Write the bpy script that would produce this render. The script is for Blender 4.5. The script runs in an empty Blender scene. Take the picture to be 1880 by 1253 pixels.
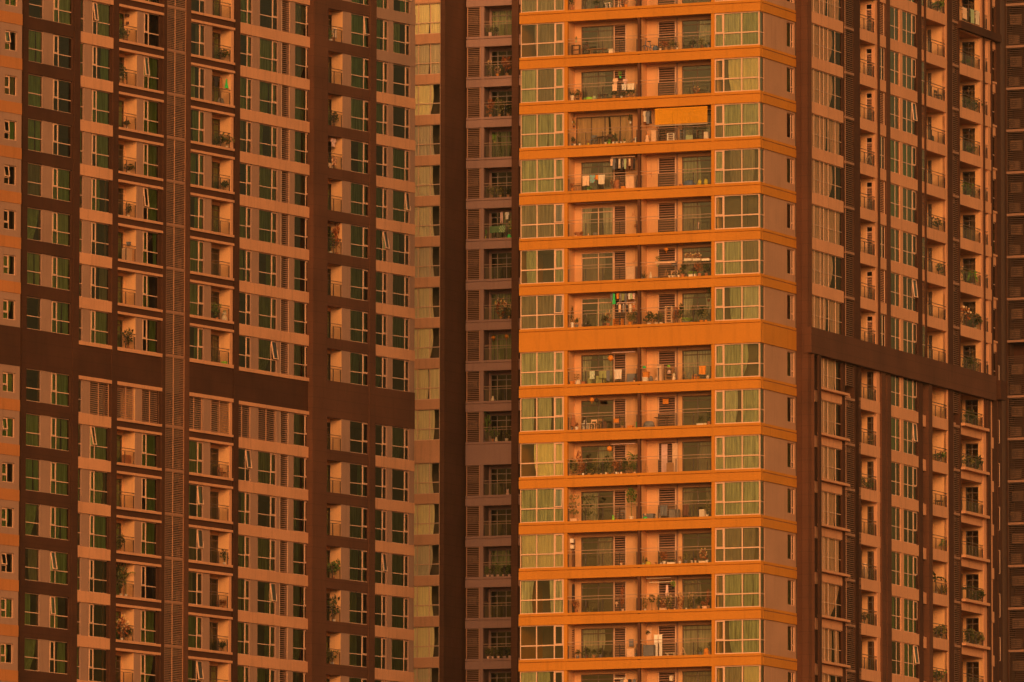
import bpy, math, random
from mathutils import Vector, Matrix

random.seed(7)
C = bpy.context.scene.collection
PI = math.pi
FLOOR = 3.2                      # storey height in metres

# ------------------------------------------------------------------ camera
F_PX, TILT, ROLL = 17752.044, 0.106088877, 0.00135233   # focal length in photo pixels, upward tilt, roll
_ct, _st, _cr, _sr = math.cos(TILT), math.sin(TILT), math.cos(ROLL), math.sin(ROLL)
V_FWD = Vector((0, _ct, _st)); V_UP = Vector((0, -_st, _ct)); V_X = Vector((1, 0, 0))
CAM_R = V_X * _cr + V_UP * _sr
CAM_U = -V_X * _sr + V_UP * _cr


def ray(x, y):
    """Direction of sight for a measured point of the photograph."""
    return CAM_R * ((x - 940) / F_PX) + CAM_U * (-(y - 626.5) / F_PX) + V_FWD


def project(p):
    q = p.dot(V_FWD)
    return 940 + F_PX * p.dot(CAM_R) / q, 626.5 - F_PX * p.dot(CAM_U) / q


cam = bpy.data.cameras.new('camera'); cam_o = bpy.data.objects.new('camera', cam); C.objects.link(cam_o)
cam.sensor_width = 36.0; cam.lens = 36.0 * F_PX / 1880.0; cam.clip_start = 1.0; cam.clip_end = 20000
m = Matrix.Identity(4)
for i in range(3):
    m[i][0], m[i][1], m[i][2] = CAM_R[i], CAM_U[i], -V_FWD[i]
cam_o.matrix_world = m
bpy.context.scene.camera = cam_o


# ------------------------------------------------------------------ materials
def mat(name):
    mt = bpy.data.materials.new(name); mt.use_nodes = True
    nt = mt.node_tree
    return mt, nt, nt.nodes, nt.links, nt.nodes['Principled BSDF']


def plaster(name, col, var=0.12, rough=0.85, stain=0.25, bump=0.25, scale=1.0, joints=0.0):
    """Painted render: cloudy tone, rain streaks, a little grain; optional fine tile joints."""
    mt, nt, N, L, b = mat(name)
    geo = N.new('ShaderNodeNewGeometry')
    n1 = N.new('ShaderNodeTexNoise'); n1.inputs['Scale'].default_value = 0.35 * scale; n1.inputs['Detail'].default_value = 6
    L.new(geo.outputs['Position'], n1.inputs['Vector'])
    mp = N.new('ShaderNodeMapping'); mp.inputs['Scale'].default_value = (2.6, 2.6, 0.22)
    L.new(geo.outputs['Position'], mp.inputs['Vector'])
    n2 = N.new('ShaderNodeTexNoise'); n2.inputs['Scale'].default_value = 1.3 * scale; n2.inputs['Detail'].default_value = 5
    L.new(mp.outputs['Vector'], n2.inputs['Vector'])
    n3 = N.new('ShaderNodeTexNoise'); n3.inputs['Scale'].default_value = 9; n3.inputs['Detail'].default_value = 3
    L.new(geo.outputs['Position'], n3.inputs['Vector'])
    r1 = N.new('ShaderNodeMapRange'); r1.inputs['From Min'].default_value = .3; r1.inputs['From Max'].default_value = .7
    r1.inputs['To Min'].default_value = 1 - var; r1.inputs['To Max'].default_value = 1 + var
    L.new(n1.outputs['Fac'], r1.inputs['Value'])
    r2 = N.new('ShaderNodeMapRange'); r2.inputs['From Min'].default_value = .52; r2.inputs['From Max'].default_value = .8
    r2.inputs['To Min'].default_value = 1; r2.inputs['To Max'].default_value = 1 - stain
    L.new(n2.outputs['Fac'], r2.inputs['Value'])
    r3 = N.new('ShaderNodeMapRange'); r3.inputs['To Min'].default_value = .9; r3.inputs['To Max'].default_value = 1.1
    L.new(n3.outputs['Fac'], r3.inputs['Value'])
    m1 = N.new('ShaderNodeMath'); m1.operation = 'MULTIPLY'; L.new(r1.outputs[0], m1.inputs[0]); L.new(r2.outputs[0], m1.inputs[1])
    m2 = N.new('ShaderNodeMath'); m2.operation = 'MULTIPLY'; L.new(m1.outputs[0], m2.inputs[0]); L.new(r3.outputs[0], m2.inputs[1])
    last = m2.outputs[0]
    if joints:
        sx = N.new('ShaderNodeSeparateXYZ'); L.new(geo.outputs['Position'], sx.inputs[0])
        wr = N.new('ShaderNodeMath'); wr.operation = 'WRAP'; wr.inputs[1].default_value = 0.0; wr.inputs[2].default_value = joints
        L.new(sx.outputs['Z'], wr.inputs[0])
        lt = N.new('ShaderNodeMath'); lt.operation = 'LESS_THAN'; lt.inputs[1].default_value = 0.045
        L.new(wr.outputs[0], lt.inputs[0])
        mr = N.new('ShaderNodeMapRange'); mr.inputs['To Min'].default_value = 1; mr.inputs['To Max'].default_value = .78
        L.new(lt.outputs[0], mr.inputs['Value'])
        m3 = N.new('ShaderNodeMath'); m3.operation = 'MULTIPLY'; L.new(last, m3.inputs[0]); L.new(mr.outputs[0], m3.inputs[1])
        last = m3.outputs[0]
    vm = N.new('ShaderNodeVectorMath'); vm.operation = 'SCALE'; vm.inputs[0].default_value = col
    L.new(last, vm.inputs['Scale']); L.new(vm.outputs[0], b.inputs['Base Color'])
    b.inputs['Roughness'].default_value = rough
    b.inputs['Specular IOR Level'].default_value = .25
    bp = N.new('ShaderNodeBump'); bp.inputs['Strength'].default_value = bump; bp.inputs['Distance'].default_value = .02
    L.new(n3.outputs['Fac'], bp.inputs['Height']); L.new(bp.outputs[0], b.inputs['Normal'])
    return mt


def simple(name, col, rough=.6, metal=0.0, vary=0.0, spec=.4):
    """A plain finish with a soft noise; vary > 0 lets each object differ a little in tone."""
    mt, nt, N, L, b = mat(name)
    n1 = N.new('ShaderNodeTexNoise'); n1.inputs['Scale'].default_value = 6; n1.inputs['Detail'].default_value = 4
    geo = N.new('ShaderNodeNewGeometry'); L.new(geo.outputs['Position'], n1.inputs['Vector'])
    r = N.new('ShaderNodeMapRange'); r.inputs['To Min'].default_value = .82; r.inputs['To Max'].default_value = 1.18
    L.new(n1.outputs['Fac'], r.inputs['Value'])
    last = r.outputs[0]
    if vary:
        oi = N.new('ShaderNodeObjectInfo')
        r2 = N.new('ShaderNodeMapRange'); r2.inputs['To Min'].default_value = 1 - vary; r2.inputs['To Max'].default_value = 1 + vary
        L.new(oi.outputs['Random'], r2.inputs['Value'])
        m1 = N.new('ShaderNodeMath'); m1.operation = 'MULTIPLY'; L.new(last, m1.inputs[0]); L.new(r2.outputs[0], m1.inputs[1])
        last = m1.outputs[0]
    vm = N.new('ShaderNodeVectorMath'); vm.operation = 'SCALE'; vm.inputs[0].default_value = col
    L.new(last, vm.inputs['Scale']); L.new(vm.outputs[0], b.inputs['Base Color'])
    b.inputs['Roughness'].default_value = rough; b.inputs['Metallic'].default_value = metal
    b.inputs['Specular IOR Level'].default_value = spec
    return mt


def cloth(name, c0, c1, rough=.95, trans=.12, lo=.55, hi=1.3):
    """Curtain cloth: each hanging takes its own tone between two colours, with vertical streaks painted as lit and shaded folds; lets some light through."""
    mt, nt, N, L, b = mat(name)
    oi = N.new('ShaderNodeObjectInfo'); mx = N.new('ShaderNodeMix'); mx.data_type = 'RGBA'
    mx.inputs['A'].default_value = (*c0, 1); mx.inputs['B'].default_value = (*c1, 1)
    L.new(oi.outputs['Random'], mx.inputs['Factor'])
    tc = N.new('ShaderNodeTexCoord'); mp = N.new('ShaderNodeMapping'); mp.inputs['Scale'].default_value = (14, 1, .6)
    L.new(tc.outputs['Generated'], mp.inputs['Vector'])
    ns = N.new('ShaderNodeTexNoise'); ns.inputs['Scale'].default_value = 1.6; ns.inputs['Detail'].default_value = 3
    L.new(mp.outputs[0], ns.inputs['Vector'])
    r = N.new('ShaderNodeMapRange'); r.inputs['From Min'].default_value = .3; r.inputs['From Max'].default_value = .7
    r.inputs['To Min'].default_value = lo; r.inputs['To Max'].default_value = hi  # streak contrast puts the light and shade of folds into the colour
    L.new(ns.outputs['Fac'], r.inputs['Value'])
    vm = N.new('ShaderNodeVectorMath'); vm.operation = 'SCALE'
    L.new(mx.outputs['Result'], vm.inputs[0]); L.new(r.outputs[0], vm.inputs['Scale'])
    df = N.new('ShaderNodeBsdfDiffuse'); tl = N.new('ShaderNodeBsdfTranslucent')
    L.new(vm.outputs[0], df.inputs['Color']); L.new(vm.outputs[0], tl.inputs['Color'])
    ms = N.new('ShaderNodeMixShader'); ms.inputs['Fac'].default_value = trans
    L.new(df.outputs[0], ms.inputs[1]); L.new(tl.outputs[0], ms.inputs[2])
    L.new(ms.outputs[0], N['Material Output'].inputs['Surface'])
    return mt


def glass(name, tint, refl=1.5, extra=.0, rough=.015):
    """Thin window pane: tinted see-through plus a Fresnel reflection that waves slightly."""
    mt, nt, N, L, b = mat(name)
    tr = N.new('ShaderNodeBsdfTransparent'); tr.inputs['Color'].default_value = (*tint, 1)
    gl = N.new('ShaderNodeBsdfGlossy'); gl.inputs['Roughness'].default_value = rough; gl.inputs['Color'].default_value = (.92, .90, .92, 1)
    geo = N.new('ShaderNodeNewGeometry')
    ns = N.new('ShaderNodeTexNoise'); ns.inputs['Scale'].default_value = .8; ns.inputs['Detail'].default_value = 1
    L.new(geo.outputs['Position'], ns.inputs['Vector'])
    bp = N.new('ShaderNodeBump'); bp.inputs['Strength'].default_value = .12; bp.inputs['Distance'].default_value = .05
    L.new(ns.outputs['Fac'], bp.inputs['Height']); L.new(bp.outputs[0], gl.inputs['Normal'])
    fr = N.new('ShaderNodeFresnel'); fr.inputs['IOR'].default_value = refl
    ad = N.new('ShaderNodeMath'); ad.operation = 'ADD'; ad.use_clamp = True; ad.inputs[1].default_value = extra
    L.new(fr.outputs[0], ad.inputs[0])
    ms = N.new('ShaderNodeMixShader'); L.new(ad.outputs[0], ms.inputs['Fac'])
    L.new(tr.outputs[0], ms.inputs[1]); L.new(gl.outputs[0], ms.inputs[2])
    L.new(ms.outputs[0], N['Material Output'].inputs['Surface'])
    return mt


M = {}
M['orange'] = plaster('orange_paint', (.54, .188, .018), .06, stain=.16)
M['orange_dimmed'] = plaster('edge_dimmed_orange', (.44, .155, .045), .08, stain=.2)  # the orange paint with lens darkening at the left edge put into its colour
M['salmon'] = plaster('salmon_paint', (.60, .268, .138), .08, stain=.22)
M['peach'] = plaster('peach_paint', (.68, .335, .145), .06, stain=.15)
M['pink'] = plaster('pink_grey_paint', (.335, .178, .118), .08, stain=.15)
M['tan'] = plaster('tan_paint', (.43, .215, .125), .08, stain=.15)
M['mauve'] = plaster('mauve_grey_paint', (.34, .18, .14), .08, stain=.15)
M['brown'] = plaster('dark_brown_render', (.066, .021, .0085), .2, stain=.2, joints=.8)
M['brown2'] = plaster('brown_render', (.105, .037, .0175), .18, stain=.2, joints=.8)
M['frame'] = simple('cream_aluminium', (.72, .40, .25), .45, vary=.06)
M['frame_dark'] = simple('bronze_aluminium', (.13, .07, .04), .45)
M['metal'] = simple('grey_metal', (.30, .20, .15), .4, .3)
M['rail'] = simple('railing_metal', (.42, .23, .14), .4, .1)
M['rail_dark'] = simple('dark_railing_metal', (.07, .04, .028), .45, .2)
M['slat'] = simple('brown_slat', (.33, .15, .085), .6)
M['slat_salmon'] = simple('salmon_slat', (.50, .22, .115), .6)
M['slat_brown'] = simple('dark_brown_slat', (.17, .078, .042), .6)
M['slat_shaft'] = simple('dusty_brown_slat', (.30, .145, .085), .6)
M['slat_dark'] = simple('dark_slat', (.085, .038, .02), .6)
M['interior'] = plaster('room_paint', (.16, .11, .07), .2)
M['soffit'] = plaster('soffit_paint', (.42, .21, .13), .06)
M['glass'] = glass('green_glass', (.80, .91, .68), 1.45, extra=.02)
M['glass_clear'] = glass('clear_glass', (.97, .95, .88), 1.22)
M['glass_dark'] = glass('grey_glass', (.76, .78, .60), 1.5, extra=.07)
M['glass_deep'] = glass('deep_glass', (.62, .64, .50), 1.4)
M['glass_door'] = glass('door_glass', (.66, .64, .54), 1.5, extra=.12)
M['glass_rail'] = glass('railing_glass', (.93, .92, .90), 1.15, extra=.035)
M['cur_green'] = cloth('green_curtain', (.28, .38, .16), (.47, .48, .25))
M['cur_olive'] = cloth('olive_curtain', (.40, .40, .25), (.62, .56, .42))
M['cur_grey'] = cloth('grey_blind', (.30, .22, .17), (.42, .33, .25), lo=.6, hi=1.2)
M['cur_cream'] = cloth('cream_curtain', (.56, .44, .33), (.90, .74, .38), lo=.86, hi=1.1)
M['cur_peach'] = cloth('peach_curtain', (.93, .50, .32), (.95, .58, .40), lo=.75, hi=1.12)
M['asphalt'] = plaster('ground_cover', (.12, .07, .045), .3)


# ------------------------------------------------------------------ helpers
def tag(o, label=None, cat=None, group=None, kind=None):
    for k, v in (('label', label), ('category', cat), ('group', group), ('kind', kind)):
        if v: o[k] = v
    return o


def empty(name, loc=(0, 0, 0)):
    o = bpy.data.objects.new(name, None); o.location = loc; o.empty_display_size = .5
    C.objects.link(o); return o


class MB:
    """Collects boxes, quads and tubes in facade axes (u along, d outward, z up) and builds one mesh."""
    def __init__(s): s.v, s.f, s.mi, s.k = [], [], [], 0

    def quad(s, pts):
        i = len(s.v); s.v += [(u, -d, z) for u, d, z in pts]; s.f.append(tuple(range(i, i + len(pts)))); s.mi.append(s.k); return s

    def box(s, u0, u1, d0, d1, z0, z1):
        if u0 > u1: u0, u1 = u1, u0
        if d0 > d1: d0, d1 = d1, d0
        if z0 > z1: z0, z1 = z1, z0
        i = len(s.v)
        s.v += [(u, -d, z) for z in (z0, z1) for d in (d1, d0) for u in (u0, u1)]
        for q in ((0, 1, 5, 4), (1, 3, 7, 5), (3, 2, 6, 7), (2, 0, 4, 6), (4, 5, 7, 6), (2, 3, 1, 0)):
            s.f.append(tuple(i + k for k in q)); s.mi.append(s.k)
        return s

    def tube(s, a, b, r0, r1=None, n=6):
        r1 = r0 if r1 is None else r1
        A = Vector((a[0], -a[1], a[2])); B = Vector((b[0], -b[1], b[2])); ax = (B - A).normalized()
        p = ax.orthogonal().normalized(); q = ax.cross(p); i = len(s.v)
        for P, r in ((A, r0), (B, r1)):
            for k in range(n):
                t = 2 * PI * k / n; s.v.append(tuple(P + p * (r * math.cos(t)) + q * (r * math.sin(t))))
        for k in range(n):
            s.f.append((i + k, i + (k + 1) % n, i + n + (k + 1) % n, i + n + k)); s.mi.append(s.k)
        s.f.append(tuple(i + n - 1 - k for k in range(n))); s.mi.append(s.k)
        s.f.append(tuple(i + n + k for k in range(n))); s.mi.append(s.k)
        return s

    def lathe(s, prof, cu=0, cd=0, n=12):
        i = len(s.v)
        for r, z in prof:
            for k in range(n):
                t = 2 * PI * k / n; s.v.append((cu + r * math.cos(t), cd + r * math.sin(t), z))
        for j in range(len(prof) - 1):
            for k in range(n):
                a, b = i + j * n + k, i + j * n + (k + 1) % n
                s.f.append((a, b, b + n, a + n)); s.mi.append(s.k)
        s.f.append(tuple(i + n - 1 - k for k in range(n))); s.mi.append(s.k)
        e = i + (len(prof) - 1) * n
        s.f.append(tuple(e + k for k in range(n))); s.mi.append(s.k)
        return s

    def slot(s, k): s.k = k; return s

    def mesh(s, name, mats, center=None, smooth=False):
        if center is None:
            lo = [min(v[i] for v in s.v) for i in range(3)]; hi = [max(v[i] for v in s.v) for i in range(3)]
            center = [(a + b) / 2 for a, b in zip(lo, hi)]
        me = bpy.data.meshes.new(name)
        me.from_pydata([tuple(v[i] - center[i] for i in range(3)) for v in s.v], [], s.f)
        for mt in (mats if isinstance(mats, (list, tuple)) else [mats]): me.materials.append(mt)
        for p, k in zip(me.polygons, s.mi):
            p.material_index = k; p.use_smooth = smooth
        me.update()
        return me, (center[0], -center[1], center[2])


class Facet:
    """One upright facade plane: u runs along it (to the right), d outward, z up."""
    def __init__(s, depth, tan, xref=None, p0=None):
        s.th = math.atan(tan)
        s.dir = Vector((math.cos(s.th), math.sin(s.th), 0)); s.n = Vector((math.sin(s.th), -math.cos(s.th), 0))
        if p0 is None:
            r = ray(xref, 626.5); r = r * (depth / r.y); p0 = Vector((r.x, r.y, 0))
        s.p0 = p0

    def hit(s, x, y, d=0.0):
        r = ray(x, y); p = s.p0 + s.n * d
        t = (p.dot(s.n)) / (r.dot(s.n)); q = r * t
        return (q - s.p0).dot(s.dir), q.z

    def u(s, x, y=470, d=0.0): return s.hit(x, y, d)[0]
    def z(s, x, y, d=0.0): return s.hit(x, y, d)[1]
    def world(s, u, d, z): return s.p0 + s.dir * u + s.n * d + Vector((0, 0, z))

    def side(s, u, d=0.0, left=True):
        """The plane at right angles through u that faces left (or right)."""
        th = s.th - PI / 2 if left else s.th + PI / 2
        f = Facet.__new__(Facet); f.th = th
        f.dir = Vector((math.cos(th), math.sin(th), 0)); f.n = Vector((math.sin(th), -math.cos(th), 0))
        f.p0 = s.world(u, d, 0); f.p0.z = 0
        return f

    def inview(s, u, d, z, mx=45, my=50):
        x, y = project(s.world(u, d, z)); return -mx < x < 1880 + mx and -my < y < 1253 + my

    def put(s, mc, name, parent, dz=0.0, du=0.0, rx=0.0, scale=None, dd=0.0):
        me, c = mc
        o = bpy.data.objects.new(name, me)
        o.location = s.world(c[0] + du, c[1] + dd, c[2] + dz); o.rotation_euler = (rx, 0, s.th)
        if scale: o.scale = scale
        if parent is not None:
            o.parent = parent; o.matrix_parent_inverse = Matrix.Translation(-parent.location)
        C.objects.link(o); return o

    def part(s, mb, name, mt, parent, smooth=False):
        return s.put(mb.mesh(name, mt, smooth=smooth), name, parent)


# fitted facade planes: depth (m) at a photo column, and the slope of the plane in plan
LA = Facet(681.036, 1.38777, 40); LB = Facet(704.730, 1.58185, 400); LG = Facet(711.540, 1.61019, 500); LJ = Facet(724.394, 1.45351, 725)
KF = Facet(751.173, -.45498, 785); MF = Facet(752.619, -.36798, 900); RF = Facet(724.616, -.45276, 1865)
OF = Facet(666.498, -.42209, 1396); SF = Facet(666.498, 2.17954, 1396); QF = Facet(671.997, 2.30799, 1487)


class Levels:
    """Band tops and bottoms by storey; one storey of each tower has a taller band."""
    def __init__(s, top, t, extra, wide): s.top, s.t, s.extra, s.wide = top, t, extra, wide
    def T(s, n): return s.top + n * FLOOR - (s.extra if n < s.wide else 0)
    def B(s, n): return s.top - s.t + n * FLOOR - (s.extra if n <= s.wide else 0)


LL = Levels(95.825, .80, 1.958, -7)
KL = Levels(103.43 + .76, .76, 1.0, -10)
ML = Levels(103.42 + .82, .82, 1.0, -10)
OL = Levels(94.119 + .81, .81, .80, -7)


def rows_in(F, L, x, rng=range(4, -17, -1), d=0.0):
    u = F.u(x)
    return [n for n in rng if F.inview(u, d, L.T(n) + 1.2, my=55)]


def wall_panel(mb, u0, u1, d0, d1, zlo, zhi, openings):
    """A wall with rectangular openings: openings = [(ua, ub, [(z0, z1), ...]), ...] from left to right."""
    u = u0
    for ua, ub, zs in openings:
        if ua > u: mb.box(u, ua, d0, d1, zlo, zhi)
        z = zlo
        for a, b in sorted(zs):
            if a > z: mb.box(ua, ub, d0, d1, z, a)
            z = b
        if zhi > z: mb.box(ua, ub, d0, d1, z, zhi)
        u = ub
    if u1 > u: mb.box(u, u1, d0, d1, zlo, zhi)
    return mb


ZLO, ZHI = 28.0, 112.0          # modelled span of the facades (the photo shows about 38 to 102 m)

# ------------------------------------------------------------------ curtains (unit size, scaled into place)
def curtain_mesh(name, pieces, folds, mt, seed):
    rnd = random.Random(seed); me = bpy.data.meshes.new(name); v, f = [], []
    nz = 7
    for a0, a1, b0, b1, bow in pieces:           # left/right edge at the top, at the bottom, and how far the edge bows
        nx = max(6, int(folds * 4 * abs(a1 - a0)))
        ph = rnd.random() * 6; i0 = len(v); fr = folds * (1 + .25 * rnd.random())
        for j in range(nz + 1):
            t = j / nz; bw = bow * math.sin(PI * t)
            xl, xr = a0 + (b0 - a0) * t, a1 + (b1 - a1) * t
            if a0 > .02: xl += bw
            else: xr += bw
            for i in range(nx + 1):
                s = i / nx; x = xl + (xr - xl) * s
                y = .04 * math.sin(fr * 2 * PI * (a0 + (a1 - a0) * s) + ph) + .014 * math.sin(5 * x * PI + ph * 2)
                y *= .5 + .7 * t
                v.append((x, y, 1 - t))
        for j in range(nz):
            for i in range(nx):
                a = i0 + j * (nx + 1) + i; f.append((a, a + nx + 1, a + nx + 2, a + 1))
    me.from_pydata(v, [], f); me.materials.append(mt)
    for p in me.polygons: p.use_smooth = True
    me.update(); return me


def curtain_set(key):
    mt = M[key]; S = {}
    for i in range(3): S['full%d' % i] = curtain_mesh('curtain', [(0, 1, 0, 1, 0)], 9 + 2 * i, mt, i)
    S['left'] = curtain_mesh('curtain', [(0, .48, 0, .5, .03)], 9, mt, 11)
    S['right'] = curtain_mesh('curtain', [(.5, 1, .46, 1, -.02)], 9, mt, 12)
    S['left2'] = curtain_mesh('curtain', [(0, .72, 0, .62, .07)], 9, mt, 13)
    S['right2'] = curtain_mesh('curtain', [(.3, 1, .36, 1, -.03)], 10, mt, 14)
    S['pair'] = curtain_mesh('curtain', [(0, .3, 0, .27, -.03), (.66, 1, .7, 1, 0)], 9, mt, 15)
    S['gap'] = curtain_mesh('curtain', [(0, .56, 0, .53, .02), (.6, 1, .64, 1, 0)], 11, mt, 16)
    S['most'] = curtain_mesh('curtain', [(0, .80, 0, .76, .035)], 8, mt, 18)
    S['most2'] = curtain_mesh('curtain', [(0, .72, 0, .78, -.03)], 7, mt, 19)
    S['swept'] = curtain_mesh('curtain', [(0, .9, 0, .45, .08)], 10, mt, 17)
    return S


CUR = {k: curtain_set(k) for k in ('cur_green', 'cur_olive', 'cur_grey', 'cur_cream', 'cur_peach')}


class Window:
    """A window type for one bay: frame, glass, one top-hung sash and a choice of curtains, repeated by storey."""
    def __init__(s, F, u0, u1, z0, z1, d, bounds=(), tr=None, cas=None, casz=None, fw=.055, mw=.06, glass='glass', frame='frame',
                 trcols=None, wide=(), D=.055, sw=.065):
        s.F, s.u0, s.u1, s.z0, s.z1, s.d, s.cas = F, u0, u1, z0, z1, d, cas
        mb = MB(); g = MB()
        mb.box(u0, u0 + fw, d - D, d, z0, z1); mb.box(u1 - fw, u1, d - D, d, z0, z1)
        mb.box(u0 + fw, u1 - fw, d - D, d, z0, z0 + fw); mb.box(u0 + fw, u1 - fw, d - D, d, z1 - fw, z1)
        ed = [u0 + fw * .5] + list(bounds) + [u1 - fw * .5]
        for k, b in enumerate(bounds):
            w = mw * (2.2 if k in wide else 1)
            mb.box(b - w / 2, b + w / 2, d - D, d + .003, z0 + fw, z1 - fw)
        zt = z0 + tr if tr else None
        for i in range(len(ed) - 1):
            a, b = ed[i] + .03, ed[i + 1] - .03
            has = zt and (trcols is None or i in trcols)
            if has: mb.box(a, b, d - D, d - .002, zt - mw / 2, zt + mw / 2)
            for lo, hi in (((z0 + fw, zt - mw / 2), (zt + mw / 2, z1 - fw)) if has else ((z0 + fw, z1 - fw),)):
                if i == cas and hi > z1 - fw - .01:
                    s.sash = (a, b, lo, hi); continue
                g.quad([(a, d - .02, lo), (b, d - .02, lo), (b, d - .02, hi), (a, d - .02, hi)])
        s.ed = ed
        s.frame = mb.mesh('window', M[frame]); s.pane = g.mesh('pane', M[glass])
        if cas is not None:
            a, b, lo, hi = s.sash; w = sw; q = MB()
            a += .004; b -= .004; lo += .004; hi -= .004
            q.box(a, a + w, d - .05, d + .014, lo, hi).box(b - w, b, d - .05, d + .014, lo, hi)
            q.box(a + w, b - w, d - .05, d + .014, lo, lo + w).box(a + w, b - w, d - .05, d + .014, hi - w, hi)
            q.slot(1).quad([(a + w, d - .02, lo + w), (b - w, d - .02, lo + w), (b - w, d - .02, hi - w), (a + w, d - .02, hi - w)])
            s.sash_m = q.mesh('sash', [M[frame], M[glass]], center=((a + b) / 2, -(d - .03), hi))

    def add(s, name, parent, z, cur=None, style=None, openp=0.0, label=None, rnd=random, split=None):
        F = s.F
        if not F.inview((s.u0 + s.u1) / 2, s.d, z + (s.z0 + s.z1) / 2): return None
        w = F.put(s.frame, name, parent, z)
        kids = [F.put(s.pane, 'pane', None, z)]
        if s.cas is not None:
            op = rnd.random() < openp
            kids.append(F.put(s.sash_m, 'sash', None, z, rx=-math.radians(rnd.uniform(4, 12)) if op else 0))
        if cur and split and rnd.random() < .55:
            for a, b in zip(s.ed, s.ed[1:]):
                st = rnd.choice(split); ck = cur if rnd.random() < .8 else 'cur_grey'
                if st == 'none': continue
                if st == 'full': st = 'full%d' % rnd.randrange(3)
                o = bpy.data.objects.new('curtain', CUR[ck][st])
                o.location = F.world(a + .03, s.d - .12 - .03 * rnd.random(), z + s.z0 + .05)
                o.rotation_euler = (0, 0, F.th); o.scale = (b - a - .06, 1, s.z1 - s.z0 - .1)
                C.objects.link(o); kids.append(o)
        elif cur:
            S = CUR[cur]; st = style or rnd.choice(list(S))
            if st == 'full': st = 'full%d' % rnd.randrange(3)
            if st != 'none':
                me = S[st]; o = bpy.data.objects.new('curtain', me)
                o.location = F.world(s.u0 + .06, s.d - .125 - .03 * rnd.random(), z + s.z0 + .05)
                o.rotation_euler = (0, 0, F.th); o.scale = (s.u1 - s.u0 - .12, 1, s.z1 - s.z0 - .1)
                C.objects.link(o); kids.append(o)
        for k in kids: hang(k, w)
        if label: w['label'] = label
        return w


def hang(k, p):
    """Parent k to p without moving it (p carries only a location, a turn about z and an unparented or identity root)."""
    mw = Matrix.Translation(p.location) @ p.rotation_euler.to_matrix().to_4x4()
    k.parent = p; k.matrix_parent_inverse = mw.inverted()


def louvre(F, u0, u1, z0, z1, d, pitch, slat='slat', posts=(), edge=True, tilt=.015, th=.058, depth=.06):
    """A louvred screen: tilted slats between thin posts."""
    mb = MB()
    n = max(2, int((z1 - z0) / pitch))
    for i in range(n):
        z = z0 + (i + .5) * (z1 - z0) / n
        a = len(mb.v)
        pts = [(d, z - tilt / 2), (d, z - tilt / 2 + th), (d - depth, z + tilt / 2 + th), (d - depth, z + tilt / 2)]
        for u in (u0, u1): mb.v += [(u, -dd, zz) for dd, zz in pts]
        for q in ((0, 4, 5, 1), (1, 5, 6, 2), (2, 6, 7, 3), (3, 7, 4, 0)):
            mb.f.append(tuple(a + k for k in q)); mb.mi.append(0)
    mb.slot(1)
    ps = list(posts) + ([u0 + .03, u1 - .03] if edge else [])
    for p in ps: mb.box(p - .035, p + .035, d - .02, d + .02, z0, z1)
    return mb.mesh('louvre_panel', [M[slat], M[{'slat_dark': 'slat_dark', 'slat_shaft': 'slat_salmon', 'slat_brown': 'slat'}.get(slat, 'frame')]])


def railing(F, u0, u1, d, h1=.91, h2=1.13, posts=3, light='rail', dark='rail_dark', glassy=True, bars=0, dep=0.0):
    mb = MB()
    mb.box(u0, u1, d - .03, d + .03, h2 - .02, h2 + .02)
    mb.box(u0, u1, d - .02, d + .02, h1 - .015, h1 + .015)
    mb.slot(1)
    for i in range(posts):
        u = u0 + .06 + (u1 - u0 - .12) * i / max(1, posts - 1)
        mb.box(u - .025, u + .025, d - .025, d + .025, 0, h1 - .02)
    for i in range(bars):
        u = u0 + (u1 - u0) * (i + .5) / bars
        mb.box(u - .01, u + .01, d - .01, d + .01, .08, h1 - .02)
    if bars: mb.box(u0, u1, d - .015, d + .015, .05, .08)
    if glassy:
        mb.slot(2); mb.quad([(u0, d - .035, .04), (u1, d - .035, .04), (u1, d - .035, h1 - .03), (u0, d - .035, h1 - .03)])
    return mb.mesh('balcony_railing', [M[light], M[dark], M['glass_rail']])


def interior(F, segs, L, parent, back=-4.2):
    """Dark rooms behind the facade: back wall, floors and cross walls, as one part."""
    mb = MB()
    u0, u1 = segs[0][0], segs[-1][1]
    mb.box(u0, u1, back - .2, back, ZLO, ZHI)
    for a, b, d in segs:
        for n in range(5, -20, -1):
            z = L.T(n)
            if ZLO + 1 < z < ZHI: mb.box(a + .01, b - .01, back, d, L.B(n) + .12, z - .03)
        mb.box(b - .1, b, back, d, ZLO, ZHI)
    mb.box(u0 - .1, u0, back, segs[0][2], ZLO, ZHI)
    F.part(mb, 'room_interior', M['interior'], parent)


def bands(F, L, parent, u0, u1, rows, name, mt, d0=-.3, d1=0.0, lip=None, zt=0.0, zb=0.0, wide=True):
    """One spandrel band per storey (its mesh shared), the tall one built apart."""
    mk = {}
    for n in rows:
        t = L.T(n) - L.B(n)
        if not F.inview((u0 + u1) / 2, d1, L.T(n) - t / 2, mx=400): continue
        if n == L.wide and not wide: continue
        key = round(t, 3)
        if key not in mk:
            mb = MB()
            if lip:
                mb.box(u0, u1, d0, d1 - .012, -lip, zt).box(u0, u1, d0, d1 - .12, -lip - .06, -lip).box(u0, u1, d0, d1, -t + zb, -lip - .06)
            else: mb.box(u0, u1, d0, d1, -t + zb, zt)
            mk[key] = mb.mesh(name, M[mt])
        F.put(mk[key], name, parent, L.T(n))


def strip(F, parent, name, mt, u0, u1, d0, d1, z0=ZLO, z1=ZHI):
    return F.part(MB().box(u0, u1, d0, d1, z0, z1), name, M[mt], parent)


def put_rows(F, mc, name, parent, rows, L, x=None, off=0.0):
    me, c = mc
    for n in rows:
        if F.inview(c[0], c[1], c[2] + L.T(n) + off): F.put(mc, name, parent, L.T(n) + off)


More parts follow.
